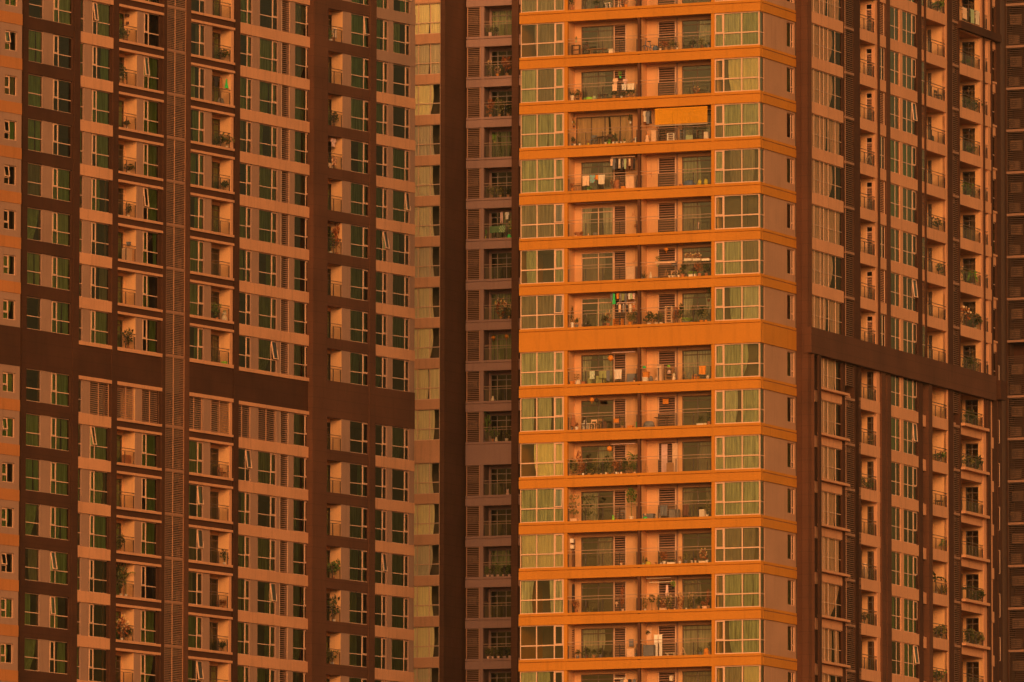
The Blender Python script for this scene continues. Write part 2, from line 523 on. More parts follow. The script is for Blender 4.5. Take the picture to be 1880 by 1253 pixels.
def recess(F, L, parent, ul, ur, depth, rows, side='right', openings=(), wallmat='peach', sidemat='peach', extra=1.0, slab_d=-.3):
    """A balcony recess: floor slabs, back wall with door openings and the wall at its visible end."""
    e = .02
    if side == 'right': a, b = ul - extra, ur
    else: a, b = ul, ur + extra
    ms = {}
    for n in rows:
        t = L.T(n) - L.B(n); k = round(t, 3)
        if k not in ms: ms[k] = MB().box(a + e, b - e, -depth, slab_d, -t + .03, -.02).mesh('balcony_slab', M['soffit'])
        if F.inview((ul + ur) / 2, 0, L.T(n)): F.put(ms[k], 'balcony_slab', parent, L.T(n))
    mb = MB()
    wall_panel(mb, a - .05, b + .05, -depth - .18, -depth, ZLO, ZHI, [(p, q, [(L.T(n) + z0, L.T(n) + z1) for n in rows]) for p, q, z0, z1 in openings])
    F.part(mb, 'back_wall', M[wallmat], parent)
    w = .16
    if side == 'right': F.part(MB().box(b, b + w, -depth, -.1, ZLO, ZHI), 'side_wall', M[sidemat], parent)
    else: F.part(MB().box(a - w, a, -depth, -.3, ZLO, ZHI), 'side_wall', M[sidemat], parent)



GROUND_Z = -1.6
R4 = range(4, -17, -1)

# ================================================================== LEFT TOWER
TL = empty('apartment_tower', LB.world(0, -8, GROUND_Z))
tag(TL, 'brown apartment tower with salmon bands and green-curtained windows, widest at the left', 'apartment tower')
rL = list(R4)


def cur_left(rnd):
    k = rnd.random()
    return None if k < .2 else 'cur_grey' if k < .28 else 'cur_green'


STY = ['full'] * 7 + ['gap'] * 3 + ['left2', 'right2', 'pair', 'left', 'right', 'swept']


def windows(F, L, parent, name, win, rows, curf, openp, rnd, skip=(), off=0.0, style=lambda r: r.choice(STY), split=None):
    for n in rows:
        if n in skip: continue
        win.add(name, parent, L.T(n) + off, curf(rnd), style(rnd) if style else None, openp, rnd=rnd, split=split)


rnd = random.Random(21)
# --- strip at the far left: mauve wall, orange bands, one small window a storey
F = LA; Z = LL
a0, a1 = F.u(-70), F.u(38.6)
w0, w1 = F.u(6.5, d=-.05), F.u(29.5, d=-.05)
mb = MB()
wall_panel(mb, a0, a1, -.4, -.04, ZLO, ZHI, [(w0, w1, [(Z.T(n) + .47, Z.T(n) + 1.86) for n in rL])])
F.part(mb, 'mauve_wall', M['pink'], TL)
bands(F, Z, TL, a0, a1, [n for n in rL if n != -7], 'orange_band', 'orange_dimmed', -.35, 0, wide=False)
strip(F, TL, 'brown_band', 'brown', a0, a1, -.35, .004, Z.B(-7), Z.T(-7))
W = Window(F, w0, w1, .47, 1.86, -.16, [F.u(15.2, d=-.16)], .5, 0, trcols=(0,))
windows(F, Z, TL, 'small_window', W, rL, cur_left, .18, rnd)
interior(F, [(a0, a1, -.45)], Z, TL)

# --- facets of the main front
F = LB
x = lambda px, d=0.0: F.u(px, 470, d)
p0, p1 = x(38.6), x(145)
# dark frame bay with two windows a storey
mb = MB()
rowsB = [(Z.T(n) + .30, Z.T(n) + 2.62) for n in rL]
wall_panel(mb, p0, p1, -.4, 0, ZLO, ZHI, [(x(50), x(131.3), rowsB)])
F.part(mb, 'brown_wall', M['brown'], TL)
strip(F, TL, 'pilaster', 'brown', x(38.6), x(47.5), .0, .12)
strip(F, TL, 'pilaster', 'brown', x(134), x(144.8), .0, .05)
strip(F, TL, 'pier', 'pink', x(77.8), x(95.8), -.38, -.05)
W = Window(F, x(49, -.15), x(77.3, -.15), .30, 2.62, -.15, [], .95)
windows(F, Z, TL, 'plain_window', W, rL, cur_left, 0, rnd)
W = Window(F, x(95.6, -.15), x(131, -.15), .30, 2.62, -.15, [x(105, -.15)], .95, 0)
windows(F, Z, TL, 'window', W, rL, cur_left, .12, rnd)
# salmon-banded bay
b0, b1 = x(145), x(206)
bands(F, Z, TL, b0, b1, [n for n in rL if n != -7], 'salmon_band', 'salmon')


def wide_band(F, u0, u1, trim=.26):
    strip(F, TL, 'brown_band', 'brown', u0, u1, -.3, -.05, Z.B(-7) + trim, Z.T(-7) - trim)
    strip(F, TL, 'trim', 'salmon', u0, u1, -.3, .05, Z.T(-7) - trim, Z.T(-7))
    strip(F, TL, 'trim', 'salmon', u0, u1, -.3, .05, Z.B(-7), Z.B(-7) + trim)


wide_band(F, b0, b1)
strip(F, TL, 'pier', 'pink', x(153.8), x(167.6), -.4, -.07)
strip(F, TL, 'brown_strip', 'brown', x(203), x(206.5), -.4, -.14)
strip(F, TL, 'pilaster', 'brown', x(206.3), x(216), -.4, .03)
W = Window(F, x(141, -.18), x(153.6, -.18), 0, 2.4, -.18, [], .97)
windows(F, Z, TL, 'narrow_window', W, rL, cur_left, 0, rnd)
W = Window(F, x(167.6, -.18), x(203.2, -.18), 0, 2.4, -.18, [x(175.6, -.18)], .97, 0)
windows(F, Z, TL, 'window', W, rL, cur_left, .12, rnd, skip=(-8,))
LOU = lambda F, xa, xb, mid: louvre(F, F.u(xa, 470, -.12), F.u(xb, 470, -.12), 0, 2.4, -.12, .15, 'slat_shaft', [F.u(mid, 470, -.12)])
F.put(LOU(F, 165.5, 201, 182), 'louvre_panel', TL, Z.T(-8))


def slab_bay(F, ua, ub):
    """Dark slab edge between two salmon trims, once a storey."""
    mk = {}
    for n in rL:
        t = Z.T(n) - Z.B(n); tr = .26 if n == -7 else .18; k = round(t, 3)
        if not F.inview((ua + ub) / 2, 0, Z.T(n) - t / 2, mx=150): continue
        if k not in mk:
            mk[k] = (MB().box(ua, ub, -.3, -.05, -t + tr, -tr).mesh('brown_band', M['brown']),
                     MB().box(ua, ub, -.3, .06, -tr, 0).mesh('trim', M['salmon']),
                     MB().box(ua, ub, -.3, .06, -t, -t + tr).mesh('trim', M['salmon']))
        for q, nm in zip(mk[k], ('brown_band', 'trim', 'trim')): F.put(q, nm, TL, Z.T(n))


# --- balcony bay
d0, d1 = x(216), x(298)
slab_bay(F, d0, d1)
rb = x(251.4)
DR = (F.u(227, 470, -1.1) - 1.75, F.u(227, 470, -1.1) - .03)
recess(F, Z, TL, d0, rb, 1.1, rL, 'right', [(DR[0], DR[1], .02, 2.2)])
strip(F, TL, 'pier', 'pink', rb + .005, x(263), -.4, -.06)
strip(F, TL, 'brown_strip', 'brown', x(292.6), x(298), -.4, -.1)
W = Window(F, x(262, -.16), x(293, -.16), 0, 2.4, -.16, [x(270.6, -.16)], .93, 0)
windows(F, Z, TL, 'window', W, rL, cur_left, .12, rnd, skip=(-8,))
WD = Window(F, DR[0], DR[1], .02, 2.2, -1.15, [(DR[0] + DR[1]) / 2], 1.8, frame='frame_dark')
windows(F, Z, TL, 'balcony_door', WD, rL, cur_left, 0, rnd, skip=(-8,))
put_rows(F, railing(F, d0, rb, -.12, .92, 1.12, 3, light='frame_dark'), 'balcony_railing', TL, [n for n in rL if n != -8], Z)
F.put(LOU(F, 214, 246, 232), 'louvre_panel', TL, Z.T(-8)); F.put(LOU(F, 261, 292.6, 276), 'louvre_panel', TL, Z.T(-8))
# --- tall louvred shaft between two pilasters
strip(F, TL, 'pilaster', 'brown', x(298.2), x(304), -.5, .05)
strip(F, TL, 'pilaster', 'brown2', x(339.6), x(348), -.5, .05)
sh = louvre(F, x(304, -.03), x(339.6, -.03), -2.98, 0, -.03, .128, 'slat_shaft', [x(319.3, -.03)], tilt=.012, th=.055)
put_rows(F, sh, 'shaft_screen', TL, rL, Z, off=-.12)
put_rows(F, MB().box(x(304), x(339.6), -.35, .0, -.12, .08).mesh('shaft_ledge', M['slat']), 'shaft_ledge', TL, rL, Z)
sh2 = louvre(F, x(304, -.03), x(339.6, -.03), -2.1, 0, -.03, .128, 'slat_shaft', [x(319.3, -.03)], tilt=.012, th=.055)
F.put(sh2, 'shaft_screen', TL, Z.T(-7) - 3.1)
strip(F, TL, 'shaft_back', 'slat_dark', x(302), x(341), -1.6, -1.4)  # dark colour stands in for the shade inside the shaft
# --- second balcony bay
f0, f1 = x(348), x(429)
slab_bay(F, f0, f1)
fl, fr = x(389.5), x(424.5)
DR2 = (F.u(404.3, 470, -1.0) - 1.75, F.u(404.3, 470, -1.0) - .03)
recess(F, Z, TL, fl, fr, 1.0, rL, 'right', [(DR2[0], DR2[1], .02, 2.2)], extra=.1)
strip(F, TL, 'post', 'salmon', fr + .01, x(429), -.3, -.07)
strip(F, TL, 'pier', 'pink', x(376.3), fl - .02, -.4, -.06)
W = Window(F, x(345, -.16), x(374.8, -.16), 0, 2.4, -.16, [x(364.4, -.16)], .95, 1)
windows(F, Z, TL, 'casement_window', W, rL, cur_left, .15, rnd, skip=(-8,))
WD = Window(F, DR2[0], DR2[1], .02, 2.2, -1.05, [(DR2[0] + DR2[1]) / 2], 1.8, frame='frame_dark')
windows(F, Z, TL, 'balcony_door', WD, rL, cur_left, 0, rnd, skip=(-8,))
put_rows(F, railing(F, fl, fr, -.14, .92, 1.12, 3, light='frame_dark'), 'balcony_railing', TL, [n for n in rL if n != -8], Z)
F.put(LOU(F, 345.5, 372, 357), 'louvre_panel', TL, Z.T(-8)); F.put(LOU(F, 388, 424, 404), 'louvre_panel', TL, Z.T(-8))
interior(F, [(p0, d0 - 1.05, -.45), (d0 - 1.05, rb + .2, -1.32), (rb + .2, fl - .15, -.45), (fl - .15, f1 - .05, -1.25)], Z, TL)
# --- wide salmon-banded bay
F = LG
g0, g1 = x(438.4), x(573.2)
strip(F, TL, 'pilaster', 'brown', x(429.5), g0, -.5, .06)
bands(F, Z, TL, g0, g1, [n for n in rL if n != -7], 'salmon_band', 'salmon')
wide_band(F, g0, g1)
for xa, xb in ((463.2, 477), (510.6, 516.6), (532.5, 542)): strip(F, TL, 'pier', 'pink', x(xa), x(xb), -.4, -.07)
strip(F, TL, 'brown_strip', 'brown', x(569.2), g1, -.4, -.14)
for xa, xb, mu, sk in ((434, 461.6, 452.2, (-8,)), (474.5, 508.7, 498.4, (-8,)), (539, 569.4, 560.8, ())):
    W = Window(F, x(xa, -.18), x(xb, -.18), 0, 2.4, -.18, [x(mu, -.18)], .95, 1)
    windows(F, Z, TL, 'casement_window', W, rL, cur_left, .15, rnd, skip=sk)
put_rows(F, louvre(F, x(515, -.13), x(530.6, -.13), 0, 2.4, -.13, .15, 'slat', th=.05), 'louvre_panel', TL, rL, Z)
F.put(LOU(F, 436, 460, 445), 'louvre_panel', TL, Z.T(-8)); F.put(LOU(F, 474.5, 506.5, 489.5), 'louvre_panel', TL, Z.T(-8))
interior(F, [(g0, g1 + .3, -.45)], Z, TL)
# --- right end: broad pilaster, balcony bay, end bay
F = LJ
i0, i1 = x(600), x(678.4)
strip(F, TL, 'pilaster', 'brown2', x(573.4), x(599.6), -1.6, .10)
strip(F, TL, 'pilaster', 'brown2', x(678.4), x(689.3), -.5, .05)
bands(F, Z, TL, i0, i1, rL, 'brown_band', 'brown2', -.3, -.03)
ir = x(629.5)
DR3 = (F.u(609.6, 470, -1.1) - 1.75, F.u(609.6, 470, -1.1) - .03)
recess(F, Z, TL, i0, ir, 1.1, rL, 'right', [(DR3[0], DR3[1], .02, 2.2)], extra=1.2)
strip(F, TL, 'pier', 'pink', ir + .005, x(645), -.4, -.07)
W = Window(F, x(643, -.16), x(677.3, -.16), 0, 2.4, -.16, [x(666.6, -.16)], .95, 1)
windows(F, Z, TL, 'casement_window', W, rL, cur_left, .1, rnd)
WD = Window(F, DR3[0], DR3[1], .02, 2.2, -1.15, [(DR3[0] + DR3[1]) / 2], 1.8, frame='frame_dark')
windows(F, Z, TL, 'balcony_door', WD, rL, cur_left, 0, rnd)
put_rows(F, railing(F, i0, ir, -.12, .92, 1.12, 3, light='frame_dark'), 'balcony_railing', TL, rL, Z)
j0, j1 = x(689.4), x(762.3)
mb = MB()
bands(F, Z, TL, j0, j1, [n for n in rL if n < 1 and n != -7], 'salmon_band', 'salmon')
bands(F, Z, TL, j0, j1, [n for n in rL if n >= 1], 'mauve_band', 'pink')
strip(F, TL, 'brown_band', 'brown2', j0, j1, -.3, 0, Z.B(-7), Z.T(-7))
for xa, xb in ((712.8, 722), (753.2, 762.3)): strip(F, TL, 'pier', 'pink', x(xa), x(xb), -.4, -.05)
for xa, xb, mu in ((686.5, 711.2, 702.9), (720.5, 752, 743.4)):
    W = Window(F, x(xa, -.18), x(xb, -.18), 0, 2.4, -.18, [x(mu, -.18)], .95, 1)
    windows(F, Z, TL, 'casement_window', W, rL, cur_left, .18, rnd)
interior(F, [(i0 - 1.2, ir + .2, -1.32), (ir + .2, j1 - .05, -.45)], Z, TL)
strip(F, TL, 'end_wall', 'pink', j1 - .02, j1 + .02, -12, -.06)

# ================================================================== REAR TOWER
TR = empty('apartment_tower', KF.world(0, -8, GROUND_Z))
tag(TR, 'recessed grey-brown apartment tower seen between the salmon-banded and orange towers', 'apartment tower')
rK = list(range(3, -18, -1))
rnd = random.Random(5)
F = KF; Z = KL
k0, k1 = x(752), x(808)
bands(F, Z, TR, k0, k1, rK, 'orange_band', 'salmon', -.4, 0)
W = Window(F, x(757, -.1), x(808.2, -.1), 0, 2.44, -.1, [x(767.3, -.1), x(789.3, -.1)], .9, fw=.05, mw=.06, glass='glass_clear')
windows(F, Z, TR, 'corner_window', W, rK, lambda r: 'cur_cream', 0, rnd, style=lambda r: r.choice(['most', 'most2', 'most', 'most2', 'left2', 'gap']))
uk = x(816.3, .1); dk = 3.0
while project(F.world(uk, .1 - dk, 70))[0] < 855.4: dk += .02
strip(F, TR, 'pilaster', 'brown2', x(808, .1), uk, .1 - dk, .1)      # its long return recedes to the grey bays
interior(F, [(k0, k1 - .2, -.45)], Z, TR, back=-3.0)
F = MF; Z = ML
m0, m1 = x(855.3), x(975)
bands(F, Z, TR, m0, m1, rK, 'grey_band', 'mauve', -.3, 0, lip=.17)
put_rows(F, louvre(F, x(857, -.1), x(881.6, -.1), 0, 2.38, -.1, .14, 'slat_shaft', th=.05), 'louvre_panel', TR, rK, Z)
strip(F, TR, 'back_panel', 'brown', x(825), x(886), -1.5, -1.3)
F.part(MB().box(x(881.6), x(887.6), -.3, -.04, ZLO, ZHI).box(x(886.2), x(887.6), -1.3, -.3, ZLO, ZHI), 'pier', M['mauve'], TR)
DM = (x(901, -1.3), x(962, -1.3))
recess(F, Z, TR, x(887.6), x(963), 1.3, rK, 'left', [(DM[0], DM[1], .02, 2.2)], wallmat='mauve', sidemat='mauve', extra=1.3)
W = Window(F, DM[0], DM[1], .02, 2.2, -1.36, [DM[0] + .55, DM[0] + 1.3, DM[0] + 2.0], 1.75, fw=.06, glass='glass_deep', frame='metal')
windows(F, Z, TR, 'balcony_door', W, rK, lambda r: 'cur_olive' if r.random() < .2 else None, 0, rnd)
put_rows(F, railing(F, x(887.8), x(945), -.1, .93, 1.13, 4), 'balcony_railing', TR, rK, Z)
strip(F, TR, 'pilaster', 'brown2', x(940.8), x(952.5), -1.6, .22)
interior(F, [(m0 - 2, x(888), -1.55), (x(888), m1, -1.6)], Z, TR)

# ================================================================== ORANGE TOWER
TO = empty('apartment_tower', OF.world(-8, -8, GROUND_Z))
tag(TO, 'sunlit apartment tower with bright orange bands and open balconies, darker wing at right', 'apartment tower')
rnd = random.Random(33)
rO = list(R4)
F = OF; Z = OL
xo = lambda px, d=0.0: OF.u(px, 400, d)
o0, o1 = xo(953.3), 0.0
F_O1 = F.u(1396.7, 400)
bands(F, Z, TO, o0, F_O1, rO, 'orange_band', 'orange', -.3, .03, lip=.18)


def cur_or(r): return r.choice(['cur_olive'] * 14 + ['cur_grey'] * 4 + ['cur_cream'] * 2 + [None])


SPL = ['full'] * 8 + ['gap', 'left2', 'right2', 'most', 'none']


def sty_or(r): return r.choice(['full', 'full', 'full', 'full', 'gap', 'pair', 'left2', 'right2', 'right'])


W = Window(F, xo(955.8, -.1), xo(1035.6, -.1), 0, 2.39, -.1, [xo(985.9, -.1), xo(1018.3, -.1)], .97, 2, fw=.06, mw=.085, glass='glass_dark')
windows(F, Z, TO, 'window', W, rO, cur_or, .2, rnd, style=sty_or, split=SPL)
strip(F, TO, 'column', 'orange', xo(1035.5), xo(1041.6), -.3, -.02)
bl0, bl1, br0, br1 = xo(1041.6), xo(1170), xo(1174.6), xo(1305.5)
strip(F, TO, 'divider', 'brown2', bl1, br0, -.3, -.05)
strip(F, TO, 'side_wall', 'peach', bl1 + .003, br0 - .003, -1.34, -.3)
strip(F, TO, 'column', 'orange', br1, xo(1311.4), -.3, -.02)
D = -1.35
dl = (xo(1067, D), xo(1125.6, D)); ll = (xo(1125.6, D), xo(1150, D))
lr = (xo(1207.5, D), xo(1241, D)); dr = (xo(1252, D), xo(1316, D))
E0 = .3
recess(F, Z, TO, bl0, br1 + .3, 1.35, rO, 'left', [(dl[0], ll[1], .0, 2.16), (lr[0], lr[1], 0, 2.2), (dr[0], dr[1], .0, 2.2)], extra=.01)
strip(F, TO, 'side_wall', 'peach', br1 + .31, br1 + .45, -1.5, -.32)
W = Window(F, dl[0], dl[1], .02, 2.15, D - .06, [xo(1098, D)], 1.78, fw=.07, mw=.06, glass='glass_door', frame='frame_dark')
WL = Window(F, dl[0], dl[1], .02, 2.15, D - .06, [xo(1098, D)], 1.78, fw=.06, mw=.06, glass='glass_door', frame='frame')
W2 = Window(F, dr[0], dr[1], .02, 2.19, D - .06, [xo(1280, D)], 1.85, fw=.07, mw=.06, glass='glass_door', frame='frame_dark')
WS = Window(F, xo(1057.5, -1.1), xo(1161, -1.1), .02, 2.12, -1.1, [xo(q, -1.1) for q in (1085.5, 1110.5, 1139)], None, fw=.06, mw=.07, glass='glass_deep', frame='frame_dark')
for n in rO:
    if n == -3: WS.add('glazed_screen', TO, Z.T(n), 'cur_peach', 'gap', rnd=rnd)
    else: (WL if n in (-5, -6, -7) else W).add('balcony_door', TO, Z.T(n), rnd.choice(['cur_olive', 'cur_grey', None]), rnd.choice(['right', 'left', 'pair', 'full', 'left2']), rnd=rnd)
    W2.add('balcony_door', TO, Z.T(n), rnd.choice(['cur_olive', 'cur_grey', None]), rnd.choice(['right', 'left', 'pair', 'full', 'left']), rnd=rnd)
put_rows(F, louvre(F, ll[0] + .04, ll[1] - .02, 0.02, 2.14, D - .03, .155, 'slat', edge=True, tilt=.012, th=.062), 'louvre_panel', TO, rO, Z)
put_rows(F, louvre(F, lr[0] + .02, lr[1] - .02, 0.02, 2.18, D - .03, .155, 'slat', edge=True, tilt=.012, th=.062), 'louvre_panel', TO, rO, Z)
strip(F, TO, 'post', 'pink', lr[1] + .06, lr[1] + .16, D + .002, D + .06)
put_rows(F, railing(F, bl0 + .01, bl1 - .01, -.1, .91, 1.13, 5), 'balcony_railing', TO, rO, Z)
put_rows(F, railing(F, br0 + .01, br1 - .01, -.1, .91, 1.13, 5), 'balcony_railing', TO, rO, Z)
W = Window(F, xo(1311.5, -.1), xo(1394.4, -.1), 0, 2.39, -.1, [xo(1328.8, -.1), xo(1362, -.1)], .95, 0, fw=.075, mw=.085, glass='glass_dark')
windows(F, Z, TO, 'window', W, rO, cur_or, .03, rnd, style=sty_or, split=SPL)
interior(F, [(o0, bl0 - .15, -.45), (bl0 - .15, br1 + .5, -1.6), (br1 + .5, F_O1 - 1.2, -.45)], Z, TO)
strip(F, TO, 'end_wall', 'orange', o0 - .02, o0 + .05, -12, -.35)
# --- narrow side face of the orange front
F = SF
xs = lambda px, d=0.0: SF.u(px, 400, d)
s0 = xs(1396.7); s1 = xs(1461.3)
bands(F, Z, TO, s0 + .31, s1, rO, 'orange_band', 'orange', -.3, .028, lip=.18)
gs0, gs1 = s0 + .12, xs(1403.3, -.1)
W = Window(F, gs0, gs1, 0, 2.39, -.1, [], .95, fw=.05, glass='glass_dark')
windows(F, Z, TO, 'corner_light', W, rO, lambda r: 'cur_olive', 0, rnd, style=lambda r: 'full')
wa, wb = xs(1445, -.05), xs(1458.2, -.05)
mb = MB()
wall_panel(mb, xs(1404.6), s1, -.35, -.05, ZLO, ZHI, [(wa, wb, [(Z.T(n) + .5, Z.T(n) + 2.25) for n in rO])])
F.part(mb, 'tan_wall', M['tan'], TO)
strip(F, TO, 'brown_strip', 'brown', gs1 + .03, xs(1404.6), -.35, -.2)
W = Window(F, wa, wb, .5, 2.25, -.14, [xs(1452.2, -.14)], .45, None, trcols=(1,), glass='glass_dark', fw=.04, mw=.09, D=.04)
windows(F, Z, TO, 'narrow_window', W, rO, cur_left, 0, rnd)
interior(F, [(s0 + .6, s1, -.45)], Z, TO, back=-3)
# --- brown pilaster turning the corner
a = SF.world(s1, 0, 0); b = QF.world(QF.u(1483.4, 470), 0, 0)
PF = Facet(0, (b.y - a.y) / (b.x - a.x), p0=a)
pw = (b - a).length
strip(PF, TO, 'pilaster', 'brown2', 0, pw, -.5, 0)
F = QF
zg0 = F.z(1494, 648.6, .3); zg1 = F.z(1489, 600, .3)
strip(F, TO, 'pilaster', 'brown2', x(1483.4) + .01, x(1487.8), -.5, .0)

# ================================================================== RIGHT WING (same tower)
rU = [n for n in rO if n >= -7]; rD = [n for n in rO if n <= -8]
rnd = random.Random(44)


def cur_wing(r): return r.choice(['cur_green', 'cur_green', 'cur_grey', 'cur_grey', None])


bays = [(1487.8, 1549)]
bands(F, Z, TO, x(1487.8), x(1549), rU[:-1], 'salmon_band', 'salmon')
W = Window(F, x(1487.8, -.1), x(1547.3, -.1), 0, 2.39, -.1, [x(q, -.1) for q in (1495, 1506, 1512.8, 1521, 1534)], 1.0, fw=.045, mw=.04, wide=(2,), glass='glass_clear', D=.035)
windows(F, Z, TO, 'wide_window', W, rU, lambda r: 'cur_peach', 0, rnd, style=lambda r: r.choice(['gap', 'left2', 'full', 'swept', 'left2', 'gap']))
strip(F, TO, 'brown_strip', 'brown', x(1547.5), x(1552), -.5, -.06)
lz = .16


def tall_louvre(xa, xb, rows, slat='slat_brown'):
    lv = louvre(F, x(xa, -.04), x(xb, -.04), -3.0, 0, -.04, .137, slat, tilt=.015, th=.06)
    lg = MB().box(x(xa), x(xb), -.3, .05, 0, .18).mesh('shaft_ledge', M['slat'])
    for n in rows:
        z = Z.T(n) - .42
        if F.inview(x(xa), 0, z - 1.5, my=80):
            F.put(lv, 'louvre_panel', TO, z); F.put(lg, 'shaft_ledge', TO, z)
    strip(F, TO, 'shaft_back', 'slat_dark', x(xa) - .1, x(xb) + .1, -1.1, -.9)  # backing coloured dark to paint the shade between the slats


tall_louvre(1552, 1567.6, rO)
strip(F, TO, 'pilaster', 'brown', x(1567.8), x(1579.6), -1.4, .0)


def wing_balcony(ul, ur, depth, rows, door, post=None, pw=.1, ledge=False, zt=0.0):
    """Balcony recess of the wing: salmon parapet, side wall with its door, railing."""
    if not ledge: bands(F, Z, TO, ul, ur, [n for n in rows if n != -7], 'salmon_band', 'salmon', -.25, .0)
    else:
        bands(F, Z, TO, ul, ur - .1, rows, 'salmon_band', 'salmon', -.25, -.1, zt=-.2)
        put_rows(F, MB().box(ul - .3, ur + .35, -.25, .32, -.2, 0).mesh('ledge', M['salmon']), 'ledge', TO, rows, Z)
    zlo = Z.B(rows[-1]) - .2 if rows[-1] > -9 else ZLO; zhi = Z.T(rows[0]) + 2.5 if rows[0] < 0 else ZHI
    ms = {}
    for n in rows:
        t = Z.T(n) - Z.B(n); k = round(t, 3)
        if k not in ms: ms[k] = MB().box(ul - 1.2, ur - .02, -depth, -.26, -t + .03, -.02).mesh('balcony_slab', M['soffit'])
        F.put(ms[k], 'balcony_slab', TO, Z.T(n))
    F.part(MB().box(ul - 1.3, ur + .1, -depth - .15, -depth, zlo, zhi), 'back_wall', M['peach'], TO)
    sf = F.side(ur, 0)
    mb = MB(); op = []
    if door: op = [(-depth + door[0], -depth + door[1], [(Z.T(n) + .02, Z.T(n) + 2.15) for n in rows])]
    wall_panel(mb, -depth, -.12, -.16, 0, zlo, zhi, op)
    sf.part(mb, 'side_wall', M['peach'], TO)
    if door:
        if door[2] == 'louvre':
            lv = louvre(sf, -depth + door[0], -depth + door[1], .02, 1.7, -.06, .12, 'slat')
            for n in rows: sf.put(lv, 'louvre_panel', TO, Z.T(n))
            dw = Window(sf, -depth + door[0], -depth + door[1], 1.72, 2.15, -.05, glass='glass_dark')
        else: dw = Window(sf, -depth + door[0], -depth + door[1], .02, 2.15, -.06, [-depth + (door[0] + door[1]) / 2], 1.7, glass='glass_dark', frame='frame_dark')
        for n in rows: dw.add('balcony_door', TO, Z.T(n), None, rnd=rnd)
    bw = Window(F, ur - 1.1, ur - .12, .02, 2.15, -depth + .05, [ur - .6], 1.7, glass='glass_dark', frame='frame_dark')
    for n in rows: bw.add('balcony_door', TO, Z.T(n), None, rnd=rnd)
    if post: strip(F, TO, 'post', 'salmon', ur + .0, ur + pw, -.3, -.03, zlo, zhi)
    put_rows(F, railing(F, ul, ur, -.1, .82, 1.02, 4, light='frame_dark'), 'balcony_railing', TO, rows, Z)


# first wing balcony, its downpipe and slim window
wing_balcony(x(1580), x(1608.2), 1.15, rU, (.4, 1.1, 'louvre'), True, x(1613.4) - x(1608.2))
bands(F, Z, TO, x(1608.3), x(1613.5), rU[:-1], 'salmon_band', 'salmon', -.25, .005)
strip(F, TO, 'downpipe', 'brown', x(1613.6, .1), x(1616, .1), .03, .12, zg1 - 1.0, ZHI)
bands(F, Z, TO, x(1613.9), x(1627.5), rU[:-1], 'salmon_band', 'salmon', -.25, -.0)
W = Window(F, x(1614.5, -.12), x(1624.5, -.12), 0, 2.39, -.12, [x(1619.5, -.12)], 1.0, glass='glass_dark')
lv = louvre(F, x(1615.5, -.12), x(1624, -.12), 0, 2.39, -.12, .12, 'slat_salmon')
for n in rU:
    if n % 2: W.add('slim_window', TO, Z.T(n), None, rnd=rnd)
    else: F.put(lv, 'louvre_panel', TO, Z.T(n))
strip(F, TO, 'brown_strip', 'brown', x(1624), x(1628.5), -.5, -.2)
strip(F, TO, 'pilaster', 'brown2', x(1628), x(1635), -.6, .02)
# window bay
for rr in (rU[:-1], rD): bands(F, Z, TO, x(1635), x(1685.2), rr, 'salmon_band', 'salmon', zt=0 if rr is not rD else -.0)
strip(F, TO, 'pier', 'salmon', x(1653.4), x(1658.6), -.4, -.03)
W = Window(F, x(1633.5, -.1), x(1653.4, -.1), 0, 2.39, -.1, [x(1643.8, -.1)], 1.0)
windows(F, Z, TO, 'wing_window', W, rO, cur_wing, 0, rnd)
W = Window(F, x(1657.5, -.1), x(1682.6, -.1), 0, 2.39, -.1, [x(1665.7, -.1), x(1675, -.1)], 1.0, 2)
windows(F, Z, TO, 'wing_window', W, rO, cur_wing, .2, rnd)
strip(F, TO, 'brown_strip', 'brown', x(1682.8), x(1685.4), -.5, -.1)
strip(F, TO, 'pilaster', 'brown', x(1685.3), x(1692.8), -.6, .02)
# second wing balcony
bands(F, Z, TO, x(1693), x(1699.4), rU[:-1], 'salmon_band', 'salmon', -.25, .0)
W = Window(F, x(1691.5, -.12), x(1699.6, -.12), 0, 2.39, -.12, [], 1.0, glass='glass_dark')
lv = louvre(F, x(1691.5, -.12), x(1698.6, -.12), 0, 2.39, -.12, .12, 'slat')
for n in rU:
    if n % 2: W.add('slim_window', TO, Z.T(n), None, rnd=rnd)
    else: F.put(lv, 'louvre_panel', TO, Z.T(n))
strip(F, TO, 'downpipe', 'brown', x(1699.4, .1), x(1701.2, .1), .03, .12, zg1 - 1.0, ZHI)
wing_balcony(x(1701), x(1738), 1.5, rU, (.05, .35, 'door'), True, x(1740.6) - x(1738))
strip(F, TO, 'pilaster', 'brown', x(1740.6), x(1749), -.6, .03)
tall_louvre(1749, 1760, rO)
strip(F, TO, 'pilaster', 'brown', x(1760), x(1762.6), -1.7, .02)
# third wing balcony
wing_balcony(x(1762.5), x(1802.5), 1.7, rU, (.2, 1.2, 'door'), True, x(1807.4) - x(1802.5))
bands(F, Z, TO, x(1802.6), x(1807.5), rU[:-1], 'salmon_band', 'salmon', -.25, .005)
strip(F, TO, 'downpipe', 'brown', x(1807.4, .1), x(1809, .1), .03, .12, zg1 - 4.0, ZHI)
bands(F, Z, TO, x(1808), x(1820.5), rU[:-1], 'salmon_band', 'salmon', -.25, .0)
strip(F, TO, 'post', 'salmon', x(1816), x(1820.4), -.3, -.05, Z.T(-7), ZHI)
strip(F, TO, 'side_wall', 'pink', x(1809), x(1817), -1.1, -.9, Z.T(-7), ZHI)
put_rows(F, railing(F, x(1809), x(1816), -.1, .82, 1.02, 2), 'balcony_railing', TO, rU, Z)
strip(F, TO, 'pilaster', 'brown', x(1820.5), x(1823), -.6, .02)
